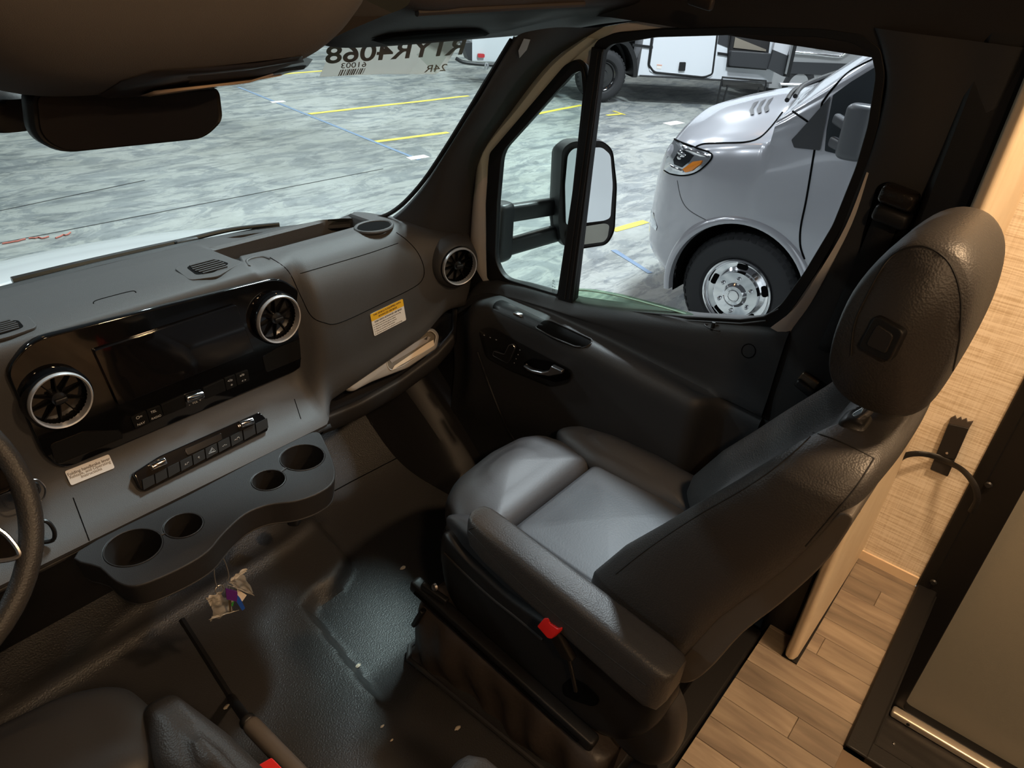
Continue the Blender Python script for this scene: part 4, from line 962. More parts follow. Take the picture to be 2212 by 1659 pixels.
# cushion: front roll, insert, side bolsters
fr = rnd([Vector(p) for p in ((.268, .69, cz), (.262, .79, cz), (.30, .862, cz), (.36, .892, cz), (.50, .905, cz), (.62, .892, cz), (.672, .86, cz), (.69, .79, cz), (.672, .695, cz))], .02)
pad('cushion_front', fr, (0, 0, 1), .078, .045, .010, LEATHERS, S)
ins = rnd([Vector(p) for p in ((.300, .40, cz), (.318, .688, cz), (.652, .688, cz), (.664, .40, cz))], .02)
pad('cushion_insert', ins, (0, 0, 1), .066, .022, .012, LEATHERS, S)
rb_ = rnd([Vector(p) for p in ((.640, .40, cz), (.640, .70, cz), (.668, .80, cz), (.70, .845, cz), (.745, .82, cz), (.775, .72, cz), (.785, .55, cz), (.775, .40, cz))], .02)
pad('side_bolster', rb_, (0, 0, 1), .085, .036, .012, LEATHERS, S)
lb_ = rnd([Vector(p) for p in ((.245, .40, cz-.02), (.235, .60, cz-.02), (.238, .75, cz-.02), (.255, .82, cz-.02), (.285, .80, cz-.02), (.315, .70, cz-.02), (.318, .55, cz-.02), (.318, .40, cz-.02))], .015)
pad('side_bolster', lb_, (0, 0, 1), .100, .026, .006, LEATHERS, S)
# cushion underside, black
blob('cushion_base', [((.51, y, .335), (1, 0, 0), (0, 0, 1), a, b, 5) for y, a, b in ((.36, .2, .04), (.38, .26, .08), (.6, .275, .085), (.78, .268, .085), (.84, .24, .07), (.875, .18, .05), (.885, .1, .03))], BLACKP, S)
# backrest: thick side bolsters with the side profile seen in the photograph
fz_ = [(.40, .45), (.45, .462), (.52, .455), (.62, .405), (.70, .352), (.77, .308), (.87, .242), (.93, .210), (.965, .190), (.985, .172), (1.0, .150)]
rz_ = [(.40, .25), (.45, .238), (.60, .197), (.76, .130), (.89, .088), (.95, .077), (.985, .076), (1.0, .090)]
wz_ = [(.40, .225), (.45, .24), (.52, .242), (.80, .242), (.88, .236), (.93, .224), (.965, .205), (.985, .178), (.997, .145), (1.003, .10)]
zl_ = [.40+.02*i for i in range(27)]+[.93, .94, .95, .96, .97, .98, .988, .994, .999, 1.003]
def yz(x, pr): return [Vector((x, a, b)) for a, b in pr]
rows = []
for z in zl_:
    f, r_, w = lerp_tab(fz_, z), lerp_tab(rz_, z), lerp_tab(wz_, z); z = z if z < .88 else .88+(z-.88)*.78; d = 1-sstep(.86, .97, z); e = (f-r_)
    pts = [(-w+.035, r_), (-w+.006, r_+e*.12), (-w-.002, r_+e*.45), (-w+.004, r_+e*.82), (-w+.022, f-.004), (-w+.045, f), (-w+.075, f-.010-.01*d), (-w+.105, f-.012-.04*d), (-w*.45, f-.014-.045*d), (0, f-.014-.045*d)]
    pts += [(-x, y) for x, y in pts[:-1]][::-1]+[(.12*w/.25, r_-.008), (0, r_-.010), (-.12*w/.25, r_-.008)]
    rows.append(spl([(.502+x, y, z) for x, y in pts], 3, True))
bl = grid('backrest', rows, LEATHER, S, cv=True, caps=True, smooth=60); lab(bl, 'tall leather backrest with side bolsters')
# seams on the near bolster
BS = bvh(bl)
def sseam(b, px, r=.0013, par=S, name='seam', off=.0, sm=True):
    P = spl([(a, c, 0) for a, c in px], 6)
    Q = [h for h in (on(b, p.x, p.y, off) for p in P) if h]
    return tube(name, Q, r, PIPE, par, 6) if len(Q) > 2 else None
sseam(BS, [(1330, 1240), (1400, 1185), (1500, 1118), (1620, 1048), (1700, 990), (1756, 938)], par=bl)
sseam(BS, [(1756, 934), (1800, 948), (1850, 970), (1888, 990)], par=bl)
sseam(BS, [(1888, 990), (1850, 1050), (1800, 1110), (1740, 1180)], par=bl)
# rear shell
shell_p = [(lerp_tab(rz_, z)+.012, z) for z in (.90, .85, .8, .7, .6, .5, .45, .42)]+[(lerp_tab(rz_, z)-dd, z) for z, dd in ((.40, .0), (.41, .02), (.44, .032), (.5, .036), (.6, .034), (.7, .03), (.8, .024), (.86, .016), (.905, .006))]
shl = prism('rear_shell', spl(yz(.275, shell_p), 3, True), (.465, 0, 0), M('grey back shell', (.085, .075, .066), .5, bump=(400, .2)), S, .012, 60); lab(shl, 'grey plastic backrest shell')
# headrest with side panel, posts and release button
H = Vector((.50, .118, 1.172))
secs = []
hp = [(.150, 1.028), (.178, 1.06), (.188, 1.12), (.184, 1.19), (.165, 1.25), (.140, 1.288), (.110, 1.303), (.078, 1.296), (.052, 1.262), (.040, 1.20), (.040, 1.12), (.048, 1.058), (.070, 1.030), (.11, 1.020)]
hp = [(.050+(a-.04)*1.08, 1.0+(b-1.02)*.97) for a, b in hp]
ho = spl(yz(.50, hp), 4, True); hc = sum(ho, Vector())/len(ho); rows = []
for i in range(19):
    u = -1+2*i/18; k = (1-abs(u)**5)**.42 if abs(u) < 1 else 0.02; k = max(k, .03)
    rows.append([Vector((.50+.138*u, hc.y+(p.y-hc.y)*(.55+.45*k if abs(u) < .999 else .06), hc.z+(p.z-hc.z)*(.55+.45*k if abs(u) < .999 else .06))) for p in ho])
hr = grid('headrest', rows, LEATHER, S, cv=True, caps=True, smooth=60); lab(hr, 'tall padded headrest')
HBv = bvh(hr)
sseam(HBv, [(1838, 768), (1846, 700), (1872, 640), (1912, 570), (1950, 540), (1995, 532), (2040, 556), (2065, 598), (2076, 655), (2072, 730), (2058, 800), (2044, 860), (2038, 880)], .0016, hr)
bc, bn_, _, _ = HBv.ray_cast(CAM, ray(1907, 728).normalized()); bn_ = bn_ if bn_.dot(CAM-bc) > 0 else -bn_
bc = bc+bn_*.003; U, Vv, bn_ = frame_of(bn_)
b0 = plate('release_bezel', rnd([bc+U*a+Vv*b for a, b in ((-.025, -.026), (.023, -.028), (.026, .022), (-.018, .028))], .010), bn_, -.012, .004, BLACKP, hr, bevel=.003, seg=3)
plate('release_button', rnd([bc+U*a+Vv*b for a, b in ((-.0145, -.0165), (.0145, -.017), (.016, .012), (-.010, .017))], .006), bn_, .002, .0062, DASHD, hr, bevel=.0015)
for x in (.412, .58):
    base = Vector((x, .136, .974))
    po = tube('headrest_post', spl([base+Vector((0, .006, -.02)), base+Vector((0, .004, .004)), base+Vector((0, -.006, .022)), base+Vector((0, -.014, .05))], 5), .0085, CHROME, S, 14); lab(po, 'chrome headrest post')
    blob('post_bezel', [(base+Vector((0, .002, -.006+.014*i/4)), (1, 0, 0), (0, 1, 0), .030*(1-.35*(i/4)**2), .021*(1-.35*(i/4)**2), 4) for i in range(5)], BLACKP, S)
# armrest folded down
a0, a1 = Vector((.200, .690, .548)), Vector((.205, .225, .478))
T = (a1-a0).normalized(); secs = []
for t, w_, h_, dz in ((0, .014, .012, 0), (.012, .026, .026, 0), (.04, .033, .034, 0), (.12, .036, .040, 0), (.35, .038, .045, 0), (.6, .039, .050, 0), (.8, .040, .054, 0), (.93, .041, .054, 0), (.98, .038, .048, 0), (1.0, .028, .034, 0)):
    c = a0+(a1-a0)*t-Vector((0, 0, h_*.85)); secs.append((c+Vector((0, 0, .040)), (1, 0, 0), (0, -T.z, T.y) if False else (0, 0, 1) , w_, h_, 5.5))
arm = blob('armrest', secs, LEATHER, S, 32); lab(arm, 'padded leather armrest folded down')
ABv = bvh(arm)
sseam(ABv, [(1012, 1146), (1060, 1196), (1130, 1265), (1220, 1345), (1310, 1415), (1395, 1480)], .0013, arm)
sseam(ABv, [(1012, 1146), (1016, 1142), (1024, 1140)], .0010, arm)
# side shield under the cushion
sh = [(.800, .435), (.797, .32), (.757, .247), (.663, .216), (.555, .201), (.453, .188), (.381, .182), (.306, .205), (.253, .284), (.231, .369), (.238, .423), (.30, .44), (.45, .40), (.60, .395), (.72, .42)]
ss = pad('side_shield', spl(yz(.262, sh), 4, True), (-1, 0, 0), .042, .016, .006, BLACKP, S, rings=4); lab(ss, 'black plastic side shield')
sh2 = [(.232, .36), (.205, .33), (.200, .26), (.225, .19), (.27, .15), (.31, .15)]
pad('recliner_cover', spl(yz(.280, [(.36, .30), (.33, .40), (.28, .42), (.222, .37), (.200, .30), (.205, .22), (.25, .165), (.31, .17), (.35, .22)]), 4, True), (-1, 0, 0), .045, .02, .004, DASHD, S, rings=4)
SSv = bvh(ss)
hole = [on(SSv, x, y, .001) for x, y in ((1215, 1478), (1235, 1462), (1262, 1475), (1292, 1502), (1296, 1518), (1280, 1524), (1240, 1510), (1218, 1498))]
if all(hole): plate('buckle_opening', rnd(hole, .01), (-1, 0, 0), -.002, .002, GAP, ss)
Q = [h for h in (on(SSv, p.x, p.y, .0) for p in spl([(960, 1195, 0), (1000, 1235, 0), (1060, 1290, 0), (1120, 1338, 0), (1172, 1382, 0)], 5)) if h]
if len(Q) > 2: tube('shield_crease', Q, .0035, DASHD, ss, 8)
# belt buckle on its stalk
bk = thing('belt_buckle', at(1240, 1490, X=.20), 'black seat belt buckle with a red button beside the passenger seat', 'buckle', 'seat belt buckles')
k0, k1, k2 = at(1244, 1492, X=.200), at(1228, 1418, X=.186), at(1192, 1352, X=.172)
tube('buckle_cable', [k0, k0*.5+k1*.5, k1], .0045, BLACKP, bk, 8)
ax_ = (k2-k1).normalized()
rbar('buckle_body', k1-ax_*.004, k2+ax_*.004, (0, 1, 0), .017, .009, BLACKP, bk, 4)
rd = [at(x, y, X=.160) for x, y in ((1162, 1352), (1172, 1337), (1182, 1336), (1185, 1346), (1204, 1358), (1212, 1356), (1212, 1362), (1196, 1378), (1188, 1376))]
lab(plate('release_button', rnd(rd, .003), (-1, .1, .3), -.010, .004, RED, bk, bevel=.002), 'red release button')
# seat box with leather skirt, runners and lever
def dens(ring, n=6):
    out = []
    for i in range(len(ring)):
        a, b = ring[i], ring[(i+1) % len(ring)]
        m = n*6 if (b-a).length > .2 else 1
        out += [a+(b-a)*k/m for k in range(m)]
    return out
bx = []
for t, ins_ in ((0, -.010), (.06, -.006), (.14, .004), (.3, .002), (.5, .0), (.68, .003), (.84, .010), (.95, .022), (1.0, .04)):
    ring = dens(rnd([Vector(p) for p in ((.183+ins_, .31, 0), (.183+ins_, .866-ins_, 0), (.75-ins_, .866-ins_, 0), (.75-ins_, .31, 0))], .05, 8)); rw = []
    for p in ring:
        top = .150+.15*(p.y-.38); wv = math.sin(t*math.pi)**.7
        fold = .010*math.sin(p.y*31+t*3.0+1.3*math.sin(p.y*15))+.006*math.sin(p.y*71-t*5)+.007*max(0, math.sin(p.y*19+t*6))**3
        fx = .008*math.sin(p.x*40+t*4)
        rw.append(Vector((p.x+(fold*wv if p.x < .28 else 0), p.y+(fx*wv if p.y > .8 else 0), t*top)))
    bx.append(rw)
sk = grid('seat_skirt', bx, M('wrinkled leatherette', (.060, .048, .042), .40, bump=(70, .6)), S, cv=True, caps=True, smooth=70); lab(sk, 'wrinkled dark leatherette skirt over the seat box')
tube('skirt_piping', [Vector((.168, .32, .050)), Vector((.167, .5, .050)), Vector((.168, .78, .048)), Vector((.176, .845, .03)), Vector((.21, .876, .02)), Vector((.5, .88, .012))], .007, LEATHER, sk, 8)
for x in (.205, .72):
    rl = rbar('seat_runner', (x, .86, .262), (x, .34, .182), (0, 0, 1), .016, .016, BLACKP, S, 5); tube('runner_slot', [(x-.017, .84, .256), (x-.017, .37, .184)], .004, GAP, rl, 6)
lv = at(912, 1262, X=.20); rbar('runner_lever', lv, lv+Vector((.01, -.07, -.014)), (0, 0, 1), .010, .008, BLACKP, S)
lathe('runner_bolt', [(0, .006), (.007, .005), (.009, 0)], at(940, 1268, X=.19), (-1, .2, .3), SATIN, S, 16)
rbar('height_lever', at(895, 1350, X=.186), at(914, 1318, X=.192), (0, 1, 0), .006, .009, BLACKP, S)

# ================================================================== DRIVER SEAT (cushion corner, reclined back, armrest)
D = thing('driver_seat', (-.62, .55, 0), 'black leather driver seat whose cushion corner shows at the lower left', 'seat')
dz = .37
pad('cushion_front', rnd([Vector(p) for p in ((-.82, .74, dz), (-.83, .92, dz), (-.76, .985, dz), (-.60, 1.01, dz), (-.46, .985, dz), (-.395, .94, dz), (-.385, .86, dz), (-.43, .76, dz))], .03), (0, 0, 1), .085, .045, .01, LEATHERS, D)
pad('cushion_insert', rnd([Vector(p) for p in ((-.80, .42, dz), (-.80, .745, dz), (-.445, .745, dz), (-.435, .42, dz))], .02), (0, 0, 1), .072, .022, .01, LEATHERS, D)
pad('side_bolster', rnd([Vector(p) for p in ((-.445, .42, dz-.02), (-.44, .76, dz-.02), (-.40, .87, dz-.02), (-.355, .86, dz-.02), (-.335, .72, dz-.02), (-.325, .42, dz-.02))], .02), (0, 0, 1), .115, .036, .012, LEATHER, D)
blob('cushion_base', [((-.60, y, .27), (1, 0, 0), (0, 0, 1), a, b, 5) for y, a, b in ((.36, .2, .06), (.40, .25, .10), (.7, .26, .11), (.88, .24, .10), (.95, .17, .06))], BLACKP, D)
pad('backrest', spl(yz(-.86, [(.40, .42), (.24, .66), (.05, .88), (-.06, .97), (-.12, .94), (-.06, .80), (.12, .56), (.22, .36)]), 4, True), (1, 0, 0), .50, .04, .004, LEATHER, D)
ta = at(985, 1622, Z=.66)
dv = Vector((-.02, -.42, -.02))
blob('armrest', [(ta+dv*t-Vector((0, 0, .038)), (1, 0, 0), (0, 0, 1), a, b, 4) for t, a, b in ((0, .010, .010), (.02, .020, .022), (.07, .030, .032), (.2, .034, .038), (.6, .036, .044), (1, .030, .040))], LEATHER, D, 28)
box('seat_box', (-.82, .22, .0), (-.37, .92, .20), DASHD, D, .02)
# driver buckle, handbrake
db = thing('belt_buckle', at(590, 1659, Z=.36), 'red buttoned seat belt buckle at the bottom edge beside the driver seat', 'buckle', 'seat belt buckles')
q0 = at(588, 1668, Z=.36); rbar('buckle_body', q0+Vector((.012, -.05, -.10)), q0+Vector((0, 0, -.006)), (1, 0, 0), .018, .012, BLACKP, db, 4)
lab(plate('release_button', rnd([at(x, y, Z=.36) for x, y in ((558, 1654), (588, 1638), (612, 1662), (598, 1690), (570, 1690))], .003), (-.25, -.3, .9), -.008, .005, RED, db, bevel=.002), 'red release button')
hb = thing('handbrake_lever', at(640, 1659, Z=.24), 'grey handbrake lever lying between the seats', 'lever')
h0, h1 = at(537, 1560, Z=.245), at(662, 1690, Z=.245)
rbar('grip', h0, h1, (0, 0, 1), .0165, .0165, M('grey soft grip', (.13, .115, .105), .5), hb, 2.2, .4)
rbar('collar', h0+(h0-h1).normalized()*.012, h0-(h0-h1).normalized()*.006, (0, 0, 1), .0155, .0155, BLACKP, hb, 2.2)
tube('lever_rod', [h0, on(CFB, 500, 1508) or h0+Vector((0, .1, -.2))], .010, BLACKP, hb, 10)
box('lever_foot', tuple(Vector(h1)+Vector((-.03, -.05, -.26))), tuple(Vector(h1)+Vector((.03, .03, -.01))), BLACKP, hb, .01)
# steering wheel
stw = thing('steering_wheel', (-.62, 1.02, .76), 'black leather steering wheel with a chrome trimmed spoke at the left edge', 'steering wheel')
sN = Vector((0, -.80, .60)).normalized(); sU = Vector((1, 0, 0)); sV = sN.cross(sU)
p_r = [at(x, y, P=(-.62, 1.02, .76), N=sN) for x, y in ((0, 968), (60, 1070), (68, 1150), (58, 1235), (0, 1352))]
A_, B_, C_ = p_r[0], p_r[2], p_r[4]
def circum(a, b, c):
    ab, ac = b-a, c-a; n = ab.cross(ac); return a+((n.cross(ab))*ac.length_squared+(ac.cross(n))*ab.length_squared)/(2*n.length_squared)
sc0 = circum(A_, B_, C_); sr = (A_-sc0).length
tube('rim', [sc0+sU*sr*math.cos(w)+sV*sr*math.sin(w) for w in (2*math.pi*i/64 for i in range(64))], .0165, LEATHER, stw, 14, closed=True)
pad('airbag_hub', circ(sc0-sN*.03, sU, sV, sr*.42, 32), sN, .035, .012, .01, BLACKP, stw)
for w in (0, math.pi, -math.pi/2):
    d_ = sU*math.cos(w)+sV*math.sin(w); rbar('spoke', sc0+d_*sr*.35-sN*.01, sc0+d_*sr*.97-sN*.002, sN.cross(d_), .022, .008, PIANO, stw)
ch = [at(x, y, P=sc0+sN*.008, N=sN) for x, y in ((-60, 1110), (0, 1146), (24, 1168), (40, 1192), (36, 1203), (10, 1210), (-60, 1216))]
lab(tube('spoke_trim', spl(ch, 5), .0038, SATIN, stw, 8), 'chrome spoke outline'); 
plate('spoke_pad', rnd(ch, .006), sN, -.008, .001, PIANO, stw)
# pedal
pd = thing('brake_pedal', at(100, 1345, Z=.12), 'ribbed black brake pedal in the driver footwell', 'pedal')
po_ = Vector(at(100, 1345, Z=.10)); pN_ = Vector((0, -.75, .66)).normalized(); U, Vv, _ = frame_of(pN_)
plate('pedal_pad', rnd([po_+U*a*.04+Vv*b*.032 for a, b in ((-1, -.8), (.8, -1), (1, .8), (-.8, 1))], .01), pN_, -.006, .004, BLACKP, pd, bevel=.002)
for i in range(6): a = -.028+.011*i; tube('pedal_rib', [po_+U*a-Vv*.024+pN_*.005, po_+U*a+Vv*.024+pN_*.005], .002, DASHD, pd, 6)
rbar('pedal_arm', po_-pN_*.01, po_+Vector((0, .05, .05)), (1, 0, 0), .010, .006, BLACKP, pd)

# ================================================================== OWN HOOD, COWL, WIPERS, WINDSHIELD NOTICE
HOODP = M('white van paint', (.86, .88, .90), .22, coat=.7)
rows = [[(-.95+.05*i, 1.76+.025*j, (.808)-.15*(.025*j-.04)-.35*(.025*j-.04)**2-.16*(-.95+.05*i)**2-.5*max(0, abs(-.95+.05*i)-.6)**2) for j in range(30)] for i in range(39)]
struct(grid('hood', rows, HOODP, mods=[('solid', .01)]), 'white hood of the own van below the windshield')
rows = [[(-.9+.06*i, wsb(-.9+.06*i)+.0, .80), (-.9+.06*i, wsb(-.9+.06*i)+.03, .790), (-.9+.06*i, max(1.79, wsb(-.9+.06*i)+.06), .775-.16*(-.9+.06*i)**2)] for i in range(31)]
struct(grid('cowl', rows, BLACKP), 'black cowl panel under the wipers')
def wiper(px, lb):
    P = [on(WSB, x, y, 0) for x, y in px]; P = [p+Vector((0, .034, -.004)) for p in P if p]
    w = thing('windshield_wiper', P[0], lb, 'wiper', 'windshield wipers')
    tube('wiper_blade', spl(P, 6), .007, RUBBER, w, 8)
    Q = spl([P[0]+Vector((-.02, .02, .008))]+[p+Vector((0, .006, .014)) for p in P[1:-1]]+[P[-1]+Vector((0, .0, .006))], 6)
    tube('wiper_arm', Q, [.010-.005*i/len(Q) for i in range(len(Q))], BLACKP, w, 8)
    m = P[len(P)//2]; rbar('wiper_joint', m+Vector((-.03, .004, .012)), m+Vector((.03, .0, .012)), (0, 0, 1), .008, .010, BLACKP, w)
wiper([(72, 622), (181, 594), (325, 559), (420, 537), (520, 513), (620, 493)], 'long black wiper blade lying across the foot of the windshield')
wiper([(-100, 676), (-60, 664), (-10, 650), (50, 632)], 'wiper blade end at the left picture edge')
# paper notice taped outside the windshield, read from behind
nt_ = thing('windshield_notice', at(840, 130, Y=1.25), 'translucent paper notice with reversed lettering taped on the windshield', 'notice')
nq = [on(WSB, x, y, -.003) for x, y in ((690, 166), (722, 92), (1004, 70), (958, 150), (940, 162), (820, 160))]
nN = (nq[1]-nq[0]).cross(nq[2]-nq[0]).normalized(); nN = nN if nN.dot(CAM-nq[0]) > 0 else -nN
nO = sum(nq, Vector())/len(nq)
PAPERT = bpy.data.materials.new('thin notice paper'); PAPERT.use_nodes = True; t_ = PAPERT.node_tree; t_.nodes.clear()
o_ = t_.nodes.new('ShaderNodeOutputMaterial'); d_ = t_.nodes.new('ShaderNodeBsdfDiffuse'); e_ = t_.nodes.new('ShaderNodeBsdfTranslucent'); f_ = t_.nodes.new('ShaderNodeBsdfTransparent')
d_.inputs[0].default_value = (.62, .60, .56, 1); e_.inputs[0].default_value = (.62, .60, .56, 1)
m1 = t_.nodes.new('ShaderNodeMixShader'); m1.inputs[0].default_value = .55; m2 = t_.nodes.new('ShaderNodeMixShader'); m2.inputs[0].default_value = .25
t_.links.new(d_.outputs[0], m1.inputs[1]); t_.links.new(e_.outputs[0], m1.inputs[2]); t_.links.new(m1.outputs[0], m2.inputs[1]); t_.links.new(f_.outputs[0], m2.inputs[2]); t_.links.new(m2.outputs[0], o_.inputs[0])
npl = lambda x, y, o=0.: at(x, y, P=nO+nN*o, N=nN)
plate('sheet', [npl(*p) for p in ((690, 166), (720, 98), (1000, 79), (958, 150), (940, 160), (820, 160))], nN, -.0004, .0004, PAPERT, nt_)
nR = (npl(700, 140)-npl(960, 122)).normalized(); nU = (npl(720, 95)-npl(692, 162)).normalized()   # from outside: reads towards the left of the picture
TINK = M('show-through ink', (.27, .25, .22), .8)
text('lettering', 'R1YR4068', npl(860, 111, .0012), nR, nU, .070, TINK, nt_, bold=True)
text('lettering', '61003', npl(764, 141, .0012), nR, nU, .022, TINK, nt_)
text('lettering', '24R', npl(942, 148, .0012), nR, nU, .032, TINK, nt_)
R_ = random.Random(3); u = 0.
A_, B_ = npl(786, 154, .001), npl(730, 158, .001); ln = (B_-A_).length; dA = (B_-A_).normalized()
while u < ln:
    w_ = R_.choice((.0012, .002, .003)); prism('barcode_bar', [A_+dA*u-nU*.008, A_+dA*(u+w_)-nU*.008, A_+dA*(u+w_)+nU*.010, A_+dA*u+nU*.010], nN*.0004, TINK, nt_, smooth=0); u += w_+R_.choice((.0015, .002, .003))
plate('corner_tape', [npl(*p, .0006) for p in ((900, 118), (955, 75), (985, 92), (940, 158))], nN, 0, .0003, glass_mat('tape film', (.88, .90, .88), .06, .1), nt_)

# ================================================================== SILVER VAN BESIDE
VX, WY, WZ, WR = 4.62, 1.486, GROUND+.385, .385
VANP = M('pale silver paint', (.42, .42, .455), .22, metal=.25, coat=.8)
van = thing('silver_van', (VX, 0, GROUND), 'pale silver van parked alongside with a chrome front wheel', 'van')
def hw(y): return 1.0 if y < 1.55 else max(.02, max(0, 1-((y-1.55)/.91)**2.7)**(1/2.7))
zsh = [(-1.2, .74), (1.2, .74), (1.40, .70), (1.55, .655), (1.7, .62), (1.9, .565), (2.1, .50), (2.3, .41), (2.46, .22)]
zct = [(-1.2, 2.0), (.50, 2.0), (1.00, 1.50), (1.58, .93), (1.70, .885), (1.89, .825), (2.07, .76), (2.24, .685), (2.34, .60), (2.41, .49), (2.46, .30)]
zbt = [(-1.2, -.32), (1.95, -.33), (2.12, -.27), (2.28, -.22), (2.40, -.12), (2.46, .0)]
def vsec(y):
    w, s, c, b = hw(y), lerp_tab(zsh, y), lerp_tab(zct, y), lerp_tab(zbt, y)
    if y > 1.53:
        bul = .022*math.exp(-((y-1.5)/.42)**2)
        pts = [(w*.955, b), (w*.985, b+.06), (w+bul*.3, b+(s-b)*.3), (w+bul, b+(s-b)*.55), (w*.992+bul*.6, b+(s-b)*.8), (w*.965, s-.03), (w*.915, s+.025), (w*.82, s+(c-s)*.30), (w*.62, s+(c-s)*.66), (w*.35, s+(c-s)*.92), (0, c)]
    else:
        side = min(1.75, .81+(1.50-y)*.975)     # edge of the windshield on the pillar
        k = max(0., side-s); x_ = lambda z: 1.0-.02*sstep(.5, .8, z)-.16*max(0, z-.74)/1.0
        bul = .022*math.exp(-((y-1.5)/.42)**2)
        pts = [(.955, b), (.985, b+.06), (1+bul*.3, b+.3), (1+bul, b+.58), (.995+bul*.6, b+.82), (x_(s-.03), s-.03), (x_(s+k*.35), s+k*.35), (x_(s+k*.8), s+k*.8), (x_(side)-.06, side+.02), (.45, side+(c-side)*.75), (0, c)]
    return pts
ys = [-1.2+.06*i for i in range(44)]; ys = [y for y in ys if y < 1.0]+[1.0+.03*i for i in range(40)]+[2.20+.02*i for i in range(11)]+[2.415, 2.43, 2.442, 2.452, 2.458]
rows = []
for y in ys:
    h_ = spl([(VX-a, y, b) for a, b in vsec(y)], 6); g_ = [Vector((2*VX-p.x, p.y, p.z)) for p in h_[:-1]][::-1]; rows.append(h_+g_)
vs, fs = grid_data(rows); vs = [Vector(v) for v in vs]; AR = .445
inside = [((v.y-WY)**2+(v.z-WZ-.015)**2)**.5 < AR and abs(v.x-VX) > .8 for v in vs]
fs = [f for f in fs if not all(inside[i] for i in f)]
for i, v in enumerate(vs):
    if inside[i]:
        d = Vector((0, v.y-WY, v.z-WZ-.015)); d = d.normalized()*AR if d.length > 1e-4 else Vector((0, 0, AR)); v.y = WY+d.y; v.z = WZ+.015+d.z
vb_o = mesh('van_body', vs, fs, VANP, van, smooth=50)
VBV = bvh(vb_o)
def vgap(px, r=.006, par=vb_o, mat=GAP, name='panel_gap'):
    Q = [h for h in (on(VBV, p.x, p.y, 0) for p in spl([(a, b, 0) for a, b in px], 8)) if h]
    return tube(name, Q, r, mat, par, 6) if len(Q) > 2 else None
vgap([(1500, 319), (1520, 311), (1560, 309), (1610, 307), (1640, 298), (1665, 275), (1690, 243)])
vgap([(1448, 296), (1470, 308), (1500, 319), (1532, 328)])
vgap([(1776, 222), (1770, 260), (1757, 340), (1742, 430), (1730, 490), (1729, 530), (1738, 560)])
vgap([(1776, 222), (1800, 190), (1835, 155), (1885, 128)])
vgap([(1463, 390), (1472, 430), (1490, 455), (1530, 478)], .003, mat=M('seam shade', (.10, .10, .11), .6))
vgap([(1712, 240), (1752, 268)], .006)
# headlight
LENS = M('headlight chrome', (.75, .78, .82), .12, .9)
hl_ = patch('headlight', [(1449, 296), (1470, 307), (1500, 318), (1531, 329), (1539, 337), (1532, 350), (1512, 368), (1492, 377), (1470, 379), (1448, 375), (1436, 368), (1440, 345)], VBV, .006, LENS, van, 5, 0, .006)
lab(hl_, 'clear headlight with chrome reflectors')
patch('lamp_reflector', [(1468, 330), (1480, 326), (1502, 336), (1492, 350), (1476, 362), (1460, 356), (1458, 346)], VBV, .014, M('dark reflector', (.04, .045, .05), .15, .6), hl_, 3)
lab(patch('turn_signal', [(1478, 366), (1500, 350), (1520, 347), (1515, 356), (1498, 369), (1484, 373)], VBV, .0155, M('amber lens', (.85, .26, .02), .25, coat=.5), hl_, 3, 0, .003), 'orange turn signal')
patch('lamp_eyebrow', [(1474, 316), (1500, 324), (1530, 334), (1534, 341), (1516, 339), (1480, 326)], VBV, .015, CHROME, hl_, 3, 0, .004)
patch('lamp_divider', [(1446, 352), (1464, 362), (1480, 368), (1478, 374), (1458, 368)], VBV, .0145, CHROME, hl_, 3, 0, .003)
for p_ in ((1473, 331), (1480, 336), (1472, 341)): patch('led_lens', [(p_[0]+5*math.cos(w), p_[1]+5*math.sin(w)) for w in (2*math.pi*i/10 for i in range(10))], VBV, .017, CHROME, hl_, 2, 0, .004)
tube('lamp_gasket', [h for h in (on(VBV, p.x, p.y, .004) for p in spl([(a, b, 0) for a, b in [(1449, 296), (1470, 307), (1500, 318), (1531, 329), (1539, 337), (1532, 350), (1512, 368), (1492, 377), (1470, 379), (1448, 375), (1436, 368)]], 4)) if h], .005, GAP, hl_, 6)
fg = patch('fog_lamp', [(1400, 470), (1406, 450), (1412, 460), (1420, 490), (1418, 498), (1402, 490)], VBV, .004, LENS, van, 3, 0, .004)
# sail panel, door window, windshield
SAIL = M('black sail panel', (.035, .036, .04), .5)
patch('sail_panel', [(1710, 302), (1722, 290), (1775, 230), (1795, 208), (1780, 280), (1772, 325), (1716, 319)], VBV, .006, SAIL, van, 4, 3)
patch('door_window', [(1800, 206), (1838, 178), (1900, 140), (1930, 160), (1920, 320), (1840, 340), (1782, 326), (1786, 280)], VBV, .006, M('dark van glass', (.03, .035, .04), .06, coat=.5), van, 4, 3)
wsg = [[(VX-.84+1.68*i/14, 1.56-.56*j/8-.10*((i-7)/7)**2, .905+.56*j/8*.98-.075*((i-7)/7)**2+.012) for j in range(9)] for i in range(15)]
lab(grid('windshield', wsg, M('pale van glass', (.36, .42, .41), .08, coat=.6), van), 'sloping windshield')
tube('windshield_edge', [(VX-.845, 1.46-.56*j/8, .845+.56*j/8*.98) for j in range(9)], .012, RUBBER, van, 8)
cwl = [[(VX-.8+1.6*i/14, 1.545-.10*((i-7)/7)**2+.03*j, .905-.075*((i-7)/7)**2-.004*j+.014) for j in range(3)] for i in range(15)]
grid('cowl_grille', cwl, BLACKP, van)
wpr = [(VX-.72, 1.53, .90), (VX-.5, 1.56, .945), (VX-.1, 1.50, 1.00), (VX+.2, 1.47, 1.02)]
tube('wiper', spl(wpr, 5), .014, RUBBER, van, 8)
tube('wiper', spl([Vector(p)+Vector((-.06, .02, -.02)) for p in wpr[:3]], 5), .014, RUBBER, van, 8)
